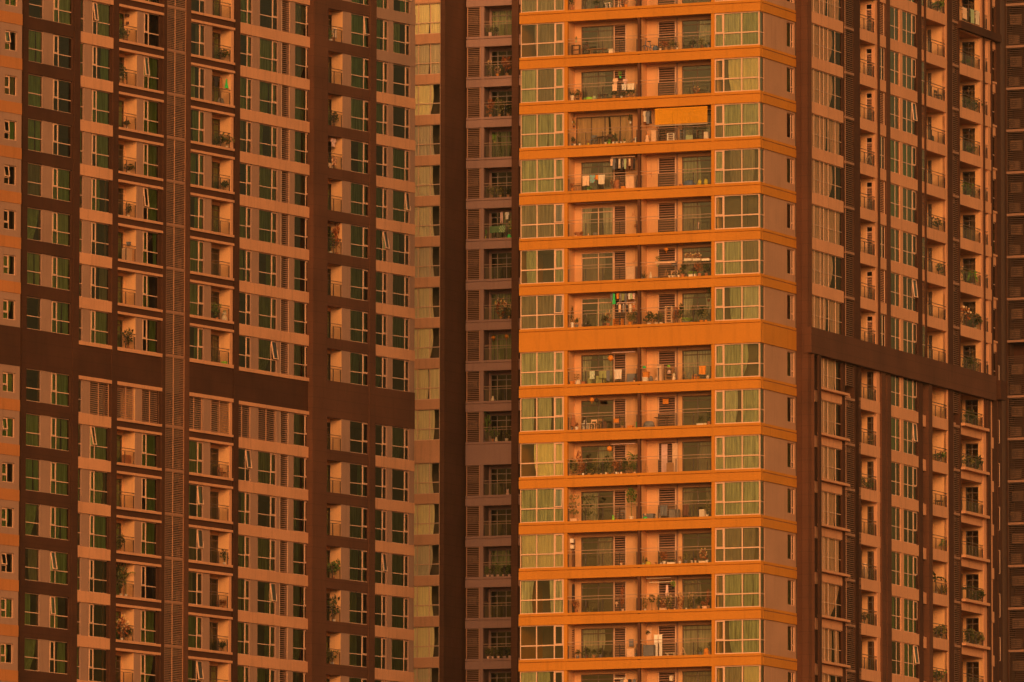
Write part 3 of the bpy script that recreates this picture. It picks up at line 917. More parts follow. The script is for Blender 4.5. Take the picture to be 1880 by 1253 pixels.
W = Window(F, x(1821.5, -.2), x(1829.5, -.2), 0, 2.39, -.2, [], 1.0, fw=.07)
windows(F, Z, TO, 'slim_window', W, rU, cur_wing, 0, rnd, off=-.5)
mk = MB().box(x(1823), x(1831.5), -.4, -.1, -.8, 0).box(x(1823), x(1832), -.4, -.02, -.14, 0).mesh('salmon_band', M['salmon'])
for n in rU[:-1]: F.put(mk, 'salmon_band', TO, Z.T(n) - .5)
strip(F, TO, 'pilaster', 'brown', x(1831), x(1838.5), -2, -.02)
# girder across the wing, and the shorter one high on the right
gu0, gu1 = x(1489.5, .3), F.u(1829, 700, .3)
strip(F, TO, 'girder', 'brown2', gu0, gu1, -.25, .3, zg0, zg1)
sg0, sg1 = F.z(1766, 52.5, .3), F.z(1766, 38, .3)
strip(F, TO, 'girder', 'brown', F.u(1765, 60, .3), F.u(1839, 60, .3), -.25, .3, sg0, sg1)
strip(F, TO, 'wall_bracket', 'brown', x(1829), x(1839), -.3, .3, zg0 + .2, zg1 - .2)

# --- storeys under the girder: projecting portal legs, ledges, short returns
zt = zg0 + .02
strip(F, TO, 'portal_leg', 'brown2', x(1487), x(1494.8, .3), -.5, .3, ZLO, zt)
strip(F, TO, 'portal_back', 'brown', x(1494), x(1516), -.9, -.45, ZLO, zt)
strip(F, TO, 'portal_leg', 'brown', x(1503.2, .25), x(1507.6, .25), .12, .25, ZLO, zt)
st = MB().box(x(1496, -.3), x(1500.5, -.3), -.45, -.3, -.8, 0).mesh('salmon_return', M['salmon'])
for n in rD: F.put(st, 'salmon_return', TO, Z.T(n) - .2)
bands(F, Z, TO, x(1508.2, -.1), x(1550, -.1), rD, 'salmon_band', 'salmon', -.4, -.1, zt=-.2)
put_rows(F, MB().box(x(1508, .25), x(1560, .25), -.1, .25, -.17, 0).mesh('ledge', M['salmon']), 'ledge', TO, rD + [-7], Z, off=0)
W = Window(F, x(1508, -.2), x(1547.5, -.2), 0, 2.39, -.2, [x(q, -.2) for q in (1512, 1519.5, 1533.6)], 1.0, fw=.05, mw=.045, wide=(1,), glass='glass_clear', D=.035)
windows(F, Z, TO, 'wide_window', W, rD, lambda r: 'cur_peach', 0, rnd, style=lambda r: r.choice(['gap', 'left2', 'full', 'swept', 'left', 'left2']))
strip(F, TO, 'portal_leg', 'brown2', x(1570), x(1576), -.5, .0, ZLO, zt)
wing_balcony(x(1576), x(1610), 1.2, rD, (.4, 1.1, 'door'), True, x(1615) - x(1610))
bands(F, Z, TO, x(1610.1), x(1615), rD, 'salmon_band', 'salmon', -.25, .005)
strip(F, TO, 'portal_leg', 'brown2', x(1615.2), x(1622), -.9, .12, ZLO, zt)
st = MB().box(x(1622.5, -.2), x(1628.6, -.2), -.5, -.2, -.8, 0).mesh('salmon_return', M['salmon'])
for n in rD: F.put(st, 'salmon_return', TO, Z.T(n) - .1)
strip(F, TO, 'portal_back', 'brown', x(1615), x(1630), -.9, -.6, ZLO, zt)
strip(F, TO, 'portal_back', 'brown', x(1686), x(1703), -.9, -.6, ZLO, zt)
st = MB().box(x(1694, -.1), x(1701.6, -.1), -.5, -.1, -.8, 0).mesh('salmon_return', M['salmon'])
for n in rD: F.put(st, 'salmon_return', TO, Z.T(n) - .1)
strip(F, TO, 'portal_leg', 'brown2', x(1701.3), x(1708), -1.7, .12, ZLO, zt)
wing_balcony(x(1708.5), x(1739), 1.5, rD, None, True, x(1742) - x(1739))
wing_balcony(x(1766), x(1805), 1.7, rD, (.25, 1.25, 'door'), True, x(1810) - x(1805), ledge=True)
strip(F, TO, 'portal_leg', 'brown', x(1810), x(1815.5), -.6, .1, ZLO, zt)
st = MB().box(x(1816), x(1822.3), -.4, .03, -.8, 0).mesh('salmon_return', M['salmon'])
for n in rD: F.put(st, 'salmon_return', TO, Z.T(n) - .5)
strip(F, TO, 'post', 'salmon', x(1818.6), x(1822.4), -.1, -.02, ZLO, zt)
strip(F, TO, 'side_wall', 'brown', x(1815), x(1824), -1.1, -.9, ZLO, zt)
strip(F, TO, 'end_wall', 'brown', x(1822.6), x(1839), -2, -.08, ZLO, zg0 + .3)
mk = MB().tube((0, .0, .2), (0, .0, 1.9), .03).tube((0, .0, .2), (0, -.15, .2), .03).tube((0, .0, 1.9), (0, -.15, 1.9), .03).mesh('drain_pipe', M['rail'], center=(0, 0, 0))
for n in rD + [-7]:
    if F.inview(x(1832), .1, Z.T(n)): F.put(mk, 'drain_pipe', TO, Z.T(n) - 1.0, du=x(1832), dd=.06)
interior(F, [(x(1488), x(1575), -.95), (x(1575), x(1630), -1.7), (x(1630), x(1690), -.9), (x(1690), x(1838), -2.0)], Z, TO, back=-5)

# ================================================================== DARK TOWER AT THE RIGHT EDGE
TD = empty('apartment_tower', RF.world(0, -8, GROUND_Z))
tag(TD, 'dark brown tower of louvred service bays, only a sliver showing at the right edge', 'apartment tower')
F = RF
rR = list(range(3, -18, -1))
ZR = lambda n: 99.70 + n * FLOOR - (1.0 if n < -7 else 0)
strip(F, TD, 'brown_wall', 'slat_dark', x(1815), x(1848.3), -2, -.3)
strip(F, TD, 'pilaster', 'brown', x(1846.6), x(1849.2), -.5, .02)
lv = louvre(F, x(1849, -.02), x(1925, -.02), 0, 3.0, -.02, .145, 'slat_dark', [x(1886)], th=.05)
lg = MB().box(x(1849), x(1925), -.3, .06, -.18, 0).mesh('service_ledge', M['slat'])
for n in rR:
    if F.inview(x(1865), 0, ZR(n) + 1.5, my=90):
        F.put(lv, 'louvre_panel', TD, ZR(n) + .01); F.put(lg, 'service_ledge', TD, ZR(n))
        F.part(MB().box(x(1849), x(1925), -1.4, -.31, ZR(n) - .2, ZR(n) - .02), 'service_slab', M['brown'], TD)
strip(F, TD, 'back_wall', 'brown', x(1846), x(1930), -1.7, -1.4)


# ================================================================== THINGS ON THE BALCONIES
PAL = dict(white=(.80, .66, .54), cream=(.78, .58, .40), terracotta=(.45, .15, .06), green=(.05, .55, .13), sage=(.42, .47, .25), lime=(.30, .62, .06),
           blue=(.10, .13, .20), turquoise=(.16, .55, .50), grey=(.24, .19, .16), slate=(.17, .15, .15), dark=(.045, .033, .028), yellow=(.62, .46, .05),
           red=(.50, .07, .03), orange=(.66, .21, .025), peach=(.80, .47, .28), wood=(.36, .17, .07), darkwood=(.13, .055, .03), pink=(.72, .42, .34),
           bamboo=(.78, .31, .012), olive=(.30, .28, .10), moss=(.13, .20, .08))
M['ac_case'] = simple('brown_casing', (.27, .13, .07), .7, vary=.15)  # brown casing tone, varied from unit to unit
for k, c in PAL.items(): M['p_' + k] = simple(k + '_finish', c, .75, vary=.12, spec=.2)


def leafmat(name, c0, c1):
    mt, nt, N, L, b = mat(name)
    geo = N.new('ShaderNodeNewGeometry'); mx = N.new('ShaderNodeMix'); mx.data_type = 'RGBA'
    mx.inputs['A'].default_value = (*c0, 1); mx.inputs['B'].default_value = (*c1, 1)
    L.new(geo.outputs['Random Per Island'], mx.inputs['Factor']); L.new(mx.outputs['Result'], b.inputs['Base Color'])
    b.inputs['Roughness'].default_value = .6; b.inputs['Specular IOR Level'].default_value = .25
    return mt


M['l_dark'] = leafmat('dark_leaf', (.030, .032, .008), (.085, .085, .02))
M['l_green'] = leafmat('green_leaf', (.05, .075, .012), (.15, .19, .03))
M['l_olive'] = leafmat('olive_leaf', (.09, .075, .02), (.24, .18, .05))
M['l_red'] = leafmat('red_leaf', (.16, .035, .012), (.42, .12, .03))
M['l_bright'] = leafmat('bright_leaf', (.10, .25, .02), (.28, .42, .06))
M['l_flower'] = leafmat('flower', (.75, .45, .25), (.55, .30, .03))


def foliage(style, seed):
    """Unit foliage (radius .5, height 1) of separate leaf blades."""
    r = random.Random(style + str(seed)); mb = MB()

    def leaf(p, dr, ln, wd):
        dr = Vector(dr).normalized(); sd = dr.cross(Vector((r.uniform(-1, 1), r.uniform(-1, 1), r.uniform(-.4, 1)))).normalized() * wd
        p = Vector(p); q = p + dr * ln
        i = len(mb.v); mb.v += [tuple(p), tuple(p + dr * ln * .5 + sd), tuple(q), tuple(p + dr * ln * .5 - sd)]
        mb.f.append((i, i + 1, i + 2, i + 3)); mb.mi.append(mb.k)

    def blob(cx, cy, cz, rx, rz, n, ln=.16, wd=.05):
        for _ in range(n):
            a = r.uniform(0, 2 * PI); t = math.acos(r.uniform(-1, 1)); k = r.uniform(.35, 1) ** .6
            o = (math.sin(t) * math.cos(a), math.sin(t) * math.sin(a), math.cos(t))
            leaf((cx + o[0] * rx * k, cy + o[1] * rx * k, cz + o[2] * rz * k), (o[0] + r.uniform(-.6, .6), o[1] + r.uniform(-.6, .6), o[2] + r.uniform(-.3, .8)), ln * r.uniform(.6, 1.2), wd)
    if style == 'bush':
        for _ in range(6): blob(r.uniform(-.24, .24), r.uniform(-.2, .2), r.uniform(.3, .72), r.uniform(.14, .26), r.uniform(.14, .26), 30)
    elif style == 'spiky':
        for k in range(34):
            a = r.uniform(0, 2 * PI); e = r.uniform(.2, 1.4); leaf((0, 0, .02), (math.cos(a) * math.cos(e), math.sin(a) * math.cos(e), math.sin(e)), r.uniform(.5, .95), .028)
    elif style == 'tall':
        for k in range(9):
            z = .3 + k * .075; blob(r.uniform(-.25, .25), r.uniform(-.2, .2), z, .16, .09, 13, .2, .05)
        mb.tube((0, 0, 0), (.04, .02, .9), .02, .01)
    elif style == 'cypress':
        for k in range(10): blob(0, 0, .1 + k * .085, .34 * (1 - k * .075), .06, 22, .12, .035)
    elif style == 'ball':
        mb.tube((0, 0, 0), (0, 0, .5), .025); blob(0, 0, .74, .36, .24, 170, .13, .045)
    elif style == 'layer':
        mb.tube((0, 0, 0), (.02, 0, .55), .03, .02); mb.tube((.02, 0, .55), (-.2, .02, .8), .018, .01); mb.tube((.02, 0, .55), (.22, -.02, .82), .018, .01)
        for z, w in ((.28, .34), (.55, .44), (.86, .5)): blob(0, 0, z, w, .05, 60, .12, .04)
    elif style == 'trail':
        for k in range(12):
            a = r.uniform(0, 2 * PI); z = .85
            for j in range(8): leaf((math.cos(a) * (.12 + .03 * j), math.sin(a) * (.12 + .03 * j), z - j * .1 * r.uniform(.6, 1)), (math.cos(a + r.uniform(-1, 1)), math.sin(a), -.6), .15, .05)
        blob(0, 0, .85, .3, .14, 40)
    elif style == 'palm':
        mb.tube((0, 0, 0), (0, 0, .5), .025, .018)
        for k in range(13):
            a = r.uniform(0, 2 * PI); e = r.uniform(.2, 1.2); p = Vector((0, 0, .5))
            for j in range(5):
                d = Vector((math.cos(a) * math.cos(e), math.sin(a) * math.cos(e), math.sin(e))); leaf(p, d, .16, .03); leaf(p, d + Vector((r.uniform(-.6, .6), r.uniform(-.6, .6), 0)), .14, .025)
                p = p + d * .1; e -= .28
    elif style == 'flower':
        blob(0, 0, .45, .36, .36, 100, .16, .05); mb.slot(1); blob(0, 0, .62, .42, .34, 34, .12, .07); mb.slot(0)
    else:                                                     # low greens in a row
        for k in range(9): blob(-.42 + .105 * k, r.uniform(-.1, .1), .4, .1, .3, 16, .2, .05)
    return mb


_mc = {}


def cached(key, build, mats, center=(0, 0, 0), smooth=False):
    if key not in _mc: _mc[key] = build().mesh(key[0], mats, center=center, smooth=smooth)
    return _mc[key]


USED = {}


def settle(name, cat, label, group, F, u, d, z, parts, rz=0.0):
    """One thing: a mesh when it is a single piece, else an Empty at its base with its parts."""
    USED.setdefault(label, 0); USED[label] += 1
    loc = F.world(u, d, z)
    if len(parts) == 1:
        pn, mc, sca = parts[0]
        o = bpy.data.objects.new(name, mc[0]); o.location = loc; o.rotation_euler = (0, 0, F.th + rz); o.scale = sca
        C.objects.link(o)
    else:
        o = empty(name, loc); o.rotation_euler = (0, 0, F.th + rz)
        for pn, mc, sca, *off in parts:
            k = bpy.data.objects.new(pn, mc[0]); k.parent = o; k.scale = sca
            if off: k.location = off[0]
            C.objects.link(k)
    tag(o, label, cat, group); return o


def B(*boxes):
    def f():
        mb = MB()
        for b in boxes:
            if len(b) == 7: mb.slot(b[6])
            mb.box(*b[:6])
        return mb
    return f


def T(*tubes):
    def f():
        mb = MB()
        for t in tubes: mb.tube(*t)
        return mb
    return f


def lathe(prof, n=12): return lambda: MB().lathe(prof, n=n)


POT = [(.0, 0), (.36, 0), (.46, .75), (.5, .8), (.5, 1), (.43, 1), (.40, .9), (0, .88)]
U1 = (1, 1, 1)
rp = random.Random(99)


GROW = 1.22


def plant(style='bush', h=.6, w=.5, pw=.26, ph=.26, pot='white', leaf='l_green'):
    fm = cached(('foliage', style, rp.randrange(3), leaf), lambda: foliage(style, rp.randrange(9)), [M[leaf], M['l_flower']])
    if not pot: return [('foliage', fm, (w, w, h))]
    if ph > .0 and pw > .45: pm = cached(('planter', pot), B((-.5, .5, -.12, .12, 0, 1), (-.52, .52, -.14, .14, .86, .98)), M['p_' + pot])
    else: pm = cached(('pot', pot), lathe(POT), M['p_' + pot], smooth=False)
    psc = (pw, 1 if pw > .45 else pw, ph)
    return [('planter' if pw > .45 else 'pot', pm, psc), ('foliage', fm, (w * GROW, (w if pw <= .45 else .4) * GROW, h * GROW), (0, 0, ph * .85))]


def cloth_sheet(w, h, folds, key, mt, drape=False, print_=None):
    """A hung cloth with folds and thickness; draped ones turn over the rail and come down behind."""
    def f():
        r = random.Random(str(key)); mb = MB(); nx, nz = 10, 6; ph = r.random() * 6
        path = [(.0, 0.0)] + [(.0, -h * k / nz) for k in range(1, nz + 1)]
        if drape: path = [(-.06, -h * .55), (-.06, -h * .25), (-.055, -.02), (-.03, .02), (.0, .02)] + [(.01, -h * k / nz) for k in range(1, nz + 1)]
        for side in (0, 1):
            i0 = len(mb.v)
            for j, (d, z) in enumerate(path):
                for i in range(nx + 1):
                    s_ = i / nx; dd = d + .022 * math.sin(folds * 2 * PI * s_ + ph) * min(1, abs(z) / h * 2) - side * .012
                    u = (s_ - .5) * w * (1 - .06 * math.sin(PI * min(1, abs(z) / h)))
                    mb.v.append((u, -dd, z + .015 * math.sin(7 * s_ + ph) * (z < -h * .9)))
            for j in range(len(path) - 1):
                for i in range(nx):
                    a = i0 + j * (nx + 1) + i; mb.f.append((a, a + 1, a + nx + 2, a + nx + 1)); mb.mi.append(1 if print_ and (i + j) % 3 == 0 else 0)
        return mb
    return cached(('cloth',) + key, f, [M[mt], M[print_ or mt]], smooth=True)


def towel(w=.5, h=.7, col='peach', pr=None, drape=True):
    return [('towel', cloth_sheet(w, h, 2, (w, h, col, pr, drape), 'p_' + col, drape, 'p_' + pr if pr else None), U1)]


def garment(kind='shirt', col='dark', w=.4, h=.6):
    def f():
        mb = MB(); t = .035
        if kind == 'shirt':
            pts = [(-.5, 0), (-.16, .02), (.16, .02), (.5, 0), (.62, -.38), (.46, -.42), (.36, -.2), (.34, -1), (-.34, -1), (-.36, -.2), (-.46, -.42), (-.62, -.38)]
        elif kind == 'trousers':
            pts = [(-.3, 0), (.3, 0), (.36, -1), (.08, -1), (.0, -.38), (-.08, -1), (-.36, -1)]
        else: pts = [(-.2, 0), (.2, 0), (.26, -.3), (.52, -1), (-.52, -1), (-.26, -.3)]
        n = len(pts); i = len(mb.v)
        for yy in (-t, t): mb.v += [(a * w, yy + .03 * math.sin(9 * a), b * h) for a, b in pts]
        # fan triangulation keeps concave outlines clean when cut by ears
        from mathutils.geometry import tessellate_polygon
        tri = tessellate_polygon([[Vector((a, b, 0)) for a, b in pts]])
        for a, b, c in tri: mb.f += [(i + a, i + b, i + c), (i + n + c, i + n + b, i + n + a)]; mb.mi += [0, 0]
        for k in range(n): mb.f.append((i + k, i + (k + 1) % n, i + n + (k + 1) % n, i + n + k)); mb.mi.append(0)
        return mb
    g = cached(('garment', kind, w, h, col), f, M['p_' + col])
    hk = cached(('hanger',), T(((0, 0, 0), (0, 0, .10), .008), ((-.16, 0, -.02), (0, 0, .03), .008), ((.16, 0, -.02), (0, 0, .03), .008)), M['metal'])
    return [('cloth', g, U1), ('hanger', hk, U1)]


def rod(L, col='white'):
    return [('bar', cached(('bar', L, col), T(((-L / 2, 0, 0), (L / 2, 0, 0), .03)), M['p_' + col]), U1),
            ('bracket', cached(('bracket', L), T(((-L * .4, 0, 0), (-L * .4, 0, .22), .015), ((L * .4, 0, 0), (L * .4, 0, .22), .015)), M['metal']), U1)]


def cabinet(w, h, dp=.4, col='white', doors=2):
    bx = [(-w / 2, w / 2, -dp / 2, dp / 2, .04, h)]
    dr = cached(('door', w, h, col, doors), B(*[(-w / 2 + w * k / doors + .015, -w / 2 + w * (k + 1) / doors - .015, dp / 2, dp / 2 + .02, .08, h - .04) for k in range(doors)]), M['p_' + col])
    return [('carcass', cached(('carcass', w, h, col), B(*bx), M['p_' + col]), U1), ('door', dr, U1)]


def box(w, h, dp, col, lid=None):
    return [('body', cached(('body', w, h, col), B((-w / 2, w / 2, -dp / 2, dp / 2, 0, h)), M['p_' + col]), U1),
            ('lid', cached(('lid', w, h, lid or col), B((-w / 2 - .02, w / 2 + .02, -dp / 2 - .02, dp / 2 + .02, h, h + .06)), M['p_' + (lid or col)]), U1)]


def shelf(w, h, dp=.32, col='wood', n=4):
    fr = cached(('upright', w, h, col), B((-w / 2, -w / 2 + .04, -dp / 2, dp / 2, 0, h), (w / 2 - .04, w / 2, -dp / 2, dp / 2, 0, h)), M['p_' + col])
    bd = [('shelf_board', cached(('shelf_board', w, col), B((-w / 2 + .04, w / 2 - .04, -dp / 2, dp / 2, 0, .03)), M['p_' + col]), U1, (0, 0, .1 + (h - .14) * k / (n - 1))) for k in range(n)]
    return [('uprights', fr, U1)] + bd


def table(w=.9, h=.72, dp=.5, col='wood', round_=False):
    top = cached(('table_top', w, h, col, round_), (lathe([(0, h - .04), (w / 2, h - .04), (w / 2, h), (0, h)], 18) if round_ else B((-w / 2, w / 2, -dp / 2, dp / 2, h - .04, h))), M['p_' + col])
    a, b = (w * .3, dp * .3) if not round_ else (w * .22, w * .22)
    lg = cached(('leg', h, col), B((-.02, .02, -.02, .02, 0, h - .04)), M['p_' + col])
    return [('table_top', top, U1)] + [('leg', lg, U1, (sx * a, sy * b, 0)) for sx in (-1, 1) for sy in (-1, 1)]


def chair(col='darkwood', h=.85, w=.42):
    st = cached(('seat', col, w), B((-w / 2, w / 2, -.21, .21, .42, .46)), M['p_' + col])
    bk = cached(('backrest', col, h, w), B((-w / 2, w / 2, -.21, -.18, .62, h), (-w / 2, -w / 2 + .04, -.21, -.17, .46, h), (w / 2 - .04, w / 2, -.21, -.17, .46, h)), M['p_' + col])
    lg = cached(('leg', .42, col), B((-.02, .02, -.02, .02, 0, .42)), M['p_' + col])
    return [('seat', st, U1), ('backrest', bk, U1)] + [('leg', lg, U1, (sx * (w / 2 - .03), sy * .18, 0)) for sx in (-1, 1) for sy in (-1, 1)]


def lantern(r=.2, col='orange'):
    return [('shade', cached(('shade', r, col), lathe([(.3 * r, -.9 * r), (.8 * r, -.6 * r), (r, 0), (.8 * r, .6 * r), (.3 * r, .9 * r)]), M['p_' + col], smooth=True), U1),
            ('cord', cached(('cord',), T(((0, 0, .15), (0, 0, .5), .01)), M['p_dark']), U1),
            ('tassel', cached(('tassel', col), T(((0, 0, -r * .9), (0, 0, -r * .9 - .16), .025, .012)), M['p_' + col]), U1)]


def lump(w, h, dp, col):
    """A soft heap: a bag, cushion or cover, sagging and uneven."""
    def f():
        r = random.Random(str((w, h, col))); mb = MB(); n, m_ = 12, 6
        for j in range(m_ + 1):
            t = j / m_
            for k in range(n):
                a = 2 * PI * k / n; q = math.cos(t * PI / 2) ** .5 * (1 + r.uniform(-.10, .10))
                mb.v.append((w / 2 * q * math.cos(a), dp / 2 * q * math.sin(a), h * math.sin(t * PI / 2) * (1 + r.uniform(-.06, .06))))
        for j in range(m_):
            for k in range(n):
                mb.f.append((j * n + k, j * n + (k + 1) % n, (j + 1) * n + (k + 1) % n, (j + 1) * n + k)); mb.mi.append(0)
        return mb
    return [('body', cached(('body', w, h, col), f, M['p_' + col], smooth=True), U1),
            ('seam', cached(('seam', w, h, col), lambda: MB().lathe([(.5, -.012), (.515, 0), (.5, .012)], n=14), M['p_dark']), (w * .97, dp * .97, 1), (0, 0, h * .3))]


def aframe(w=.6, h=.9, col='white'):
    return [('side_frame', cached(('side_frame', w, h, col), T(((-w / 2, .12, 0), (0, .0, h), .012), ((w / 2, .12, 0), (0, 0, h), .012)), M['p_' + col]), U1),
            ('side_frame', cached(('side_frame', w, h, col), T(), M['p_' + col]), (1, -1, 1)),
            ('rung', cached(('rung', w, h, col), T(((-w * .3, .07, h * .4), (w * .3, .07, h * .4), .014)), M['p_' + col]), U1)]


def bike():
    """Exercise bicycle: frame, two rings, saddle, handlebar."""
    import itertools
    def ring(r):
        def f():
            mb = MB()
            for k in range(16):
                a, b = 2 * PI * k / 16, 2 * PI * (k + 1) / 16
                mb.tube((r * math.cos(a), 0, r + r * math.sin(a)), (r * math.cos(b), 0, r + r * math.sin(b)), .022)
            return mb
        return f
    return [('wheel', cached(('wheel', .24), ring(.24), M['p_dark']), U1, (-.32, 0, 0)), ('wheel', cached(('wheel', .24), ring(.24), M['p_dark']), U1, (.32, 0, 0)),
            ('frame', cached(('frame', 'bike'), T(((-.32, 0, .24), (-.2, 0, .85), .03), ((-.26, 0, .5), (.15, 0, .3), .03), ((.15, 0, .3), (.08, 0, .72), .03), ((.15, 0, .3), (.32, 0, .24), .03)), M['p_blue']), U1),
            ('saddle', cached(('saddle',), B((-.1, .16, -.06, .06, .72, .78)), M['p_dark']), U1),
            ('handlebar', cached(('handlebar',), T(((-.2, -.22, .95), (-.2, .22, .95), .02), ((-.2, 0, .85), (-.2, 0, .95), .02)), M['p_dark']), U1)]


def aircon(w=.86, h=.62):
    bd = cached(('casing', w, h), B((-w / 2, w / 2, -.15, .15, 0, h), (-w / 2 + .05, w / 2 - .32, .15, .16, .04, h - .04, 0)), M['ac_case'])
    def fan():
        mb = MB()
        for r in (.24, .17, .10):
            for k in range(18):
                a, b = 2 * PI * k / 18, 2 * PI * (k + 1) / 18
                mb.tube((r * math.cos(a) - .13, .17, h / 2 + r * math.sin(a)), (r * math.cos(b) - .13, .17, h / 2 + r * math.sin(b)), .012, n=4)
        return mb
    dk = cached(('fan', h), lambda: MB().lathe([(0, 0), (.23, 0), (.23, .01), (0, .01)], n=18), M['p_dark'])
    return [('casing', bd, U1), ('fan_grille', cached(('fan_grille', w, h), fan, M['p_dark']), U1)]


def blind(w, h, n=4):
    sl = lambda: [mb for mb in [MB()] for k in range(int(h / .045)) if mb.box(-w / n / 2 + .006, w / n / 2 - .006, -.008, .008, -.045 * k - .04, -.045 * k - .004)][0]
    p = cached(('blind_panel', w, h), sl, M['p_bamboo'])
    return [('headrail', cached(('headrail', w), B((-w / 2, w / 2, -.03, .03, -.01, .05)), M['p_bamboo']), U1)] + \
           [('blind_panel', p, U1, (-w / 2 + w / n * (k + .5), 0, 0)) for k in range(n)] + \
           [('bottom_bar', cached(('bottom_bar', w, h), B((-w / 2, w / 2, -.03, .03, -h - .07, -h - .005)), M['p_cream']), U1)]


def board(w, h, col, th=.03):
    return [('panel', cached(('panel', w, h, col), B((-w / 2, w / 2, -th / 2, th / 2, 0, h)), M['p_' + col]), U1),
            ('rim', cached(('rim', w, h, col), B((-w / 2 - .02, w / 2 + .02, -th / 2, th / 2 + .01, -.02, .02), (-w / 2 - .02, w / 2 + .02, -th / 2, th / 2 + .01, h - .02, h + .02)), M['p_' + col]), U1)]


def vase(h=.7, r=.14, col='white'):
    return [('vase', cached(('vase', h, r, col), lathe([(.5 * r, 0), (r, .25 * h), (.8 * r, .5 * h), (.3 * r, .8 * h), (.4 * r, h)]), M['p_' + col], smooth=True), U1)]


def plush(h=.55, col='peach', c2='cream'):
    q = lambda: MB().lathe([(.05, 0), (.5, .1), (.55, .5), (.3, .9), (0, 1)])
    b = cached(('body', 'plush', col), q, M['p_' + col], smooth=True)
    e = cached(('ear', col), lathe([(0, -.5), (.4, -.2), (.4, .2), (0, .5)]), M['p_' + c2], smooth=True)
    return [('body', b, (h * .5, h * .45, h * .6)), ('head', b, (h * .38, h * .36, h * .4), (0, 0, h * .52)), ('ear', e, (h * .18,) * 3, (-h * .13, 0, h * .92)), ('ear', e, (h * .18,) * 3, (h * .13, 0, h * .92))]


ORD = ['zeroth', 'first', 'second', 'third', 'fourth', 'fifth', 'sixth', 'seventh', 'eighth', 'ninth', 'tenth', 'eleventh']


def storey(n, w, band):
    k = n - w + 1
    return '%s row %s %s' % (ORD[k], 'above', band) if k >= 1 else '%s row %s %s' % (ORD[1 - k], 'below', band)


def at(F, L, x, y, d, what, name, cat, desc, where, group, hang=False, rz=0.0, wide=-7, band='wide band'):
    u, z = F.hit(x, y, d)
    n = max((n for n in range(5, -20, -1) if L.T(n) <= z + .25), default=-19)
    if not hang: z = L.T(n) - .02
    lab = '%s, %s, %s' % (desc, where, storey(n, wide, band))
    return settle(name, cat, lab, group, F, u, d, z, what, rz)


CROP = {1: 0, 2: 105, 3: 190, 4: 275, 5: 360, 6: 440, 7: 525, 8: 635, 9: 715, 10: 800, 11: 882, 12: 967, 13: 1050, 14: 1135, 15: 1200}


def O(k, zx, zy, what, name, cat, desc, d=-.45, hang=False, rz=0.0, grp=None):
    x_, y_ = 1036 + zx / 6.81, CROP[k] + zy / 6.81
    where = ('left' if x_ < 1172 else 'right') + ' orange balcony'
    g = grp or {'plant': 'plants on the orange balconies', 'towel': 'towels drying on the orange balconies', 'garment': 'clothes drying on the orange balconies'}.get(cat)
    return at(OF, OL, x_, y_, d, what, name, cat, desc, where, g, hang, rz)


def PL(k, zx, zy, desc, d=-.45, hang=False, **kw):
    return O(k, zx, zy, plant(**kw), 'potted_plant' if kw.get('pot', 1) else 'hanging_plant', 'plant', desc, d, hang)


# --- top row, cut by the picture's edge
PL(1, 100, 120, 'tall leafy plant by the column', style='tall', h=1.0, w=.5, pot='terracotta', leaf='l_dark')
PL(1, 400, 110, 'low dark bush before the glass door', style='bush', h=.45, w=.6, pot='darkwood', leaf='l_dark')
O(1, 550, 105, table(.45, .42, .35, 'white'), 'stool', 'stool', 'small white stool')
O(1, 690, 95, plush(.6, 'peach', 'orange'), 'plush_toy', 'toy', 'peach plush toy with orange ears')
PL(1, 770, 95, 'red plant beside a plush toy', style='flower', h=.4, w=.4, pot='orange', leaf='l_red')
PL(1, 900, 85, 'bushy dark plant against the divider', style='bush', h=.8, w=.4, pot='terracotta', leaf='l_dark')
# --- seventh row above
O(1, 145, 690, shelf(.62, .78, .3, 'darkwood', 3), 'plant_shelf', 'shelf', 'dark wooden plant shelf')
O(1, 148, 535, plant('bush', .26, .2, .14, .14, 'sage', 'l_green'), 'potted_plant', 'plant', 'green plant on top of a shelf', hang=True)
O(1, 415, 670, table(1.45, .42, .5, 'wood'), 'bench', 'bench', 'long low wooden bench')
O(1, 260, 680, chair('darkwood', .8), 'chair', 'chair', 'dark chair left of a bench', d=-.6)
O(1, 590, 660, box(.3, .3, .3, 'cream'), 'storage_box', 'box', 'small cream box beside a bench')
O(1, 1055, 640, bike(), 'exercise_bike', 'bicycle', 'blue exercise bike with dark handlebar')
O(1, 1140, 632, lump(.42, .42, .4, 'blue'), 'covered_bundle', 'bundle', 'blue bundle beside an exercise bike')
PL(1, 1200, 625, 'flowering plant next to blue bundle', style='flower', h=.42, w=.3, pot='cream', leaf='l_red', pw=.2, ph=.2)
PL(1, 1270, 622, 'broad bush with dry red leaves', style='bush', h=.5, w=.6, pot='wood', leaf='l_red')
PL(1, 1350, 618, 'broad olive bush before the louvres', style='bush', h=.5, w=.55, pot='wood', leaf='l_olive')
PL(1, 1410, 615, 'slim cream flowering plant by the post', style='flower', h=.45, w=.26, pot='cream', leaf='l_olive', pw=.18, ph=.2)
PL(1, 1600, 605, 'dark shrub before the right door', style='bush', h=.4, w=.6, pot='darkwood', leaf='l_dark')
PL(1, 1720, 600, 'olive shrub right of the door bar', style='bush', h=.5, w=.5, pot='darkwood', leaf='l_olive')
PL(1, 1800, 597, 'feathery dark plant in the right corner', style='spiky', h=.4, w=.4, pot='slate', leaf='l_dark')
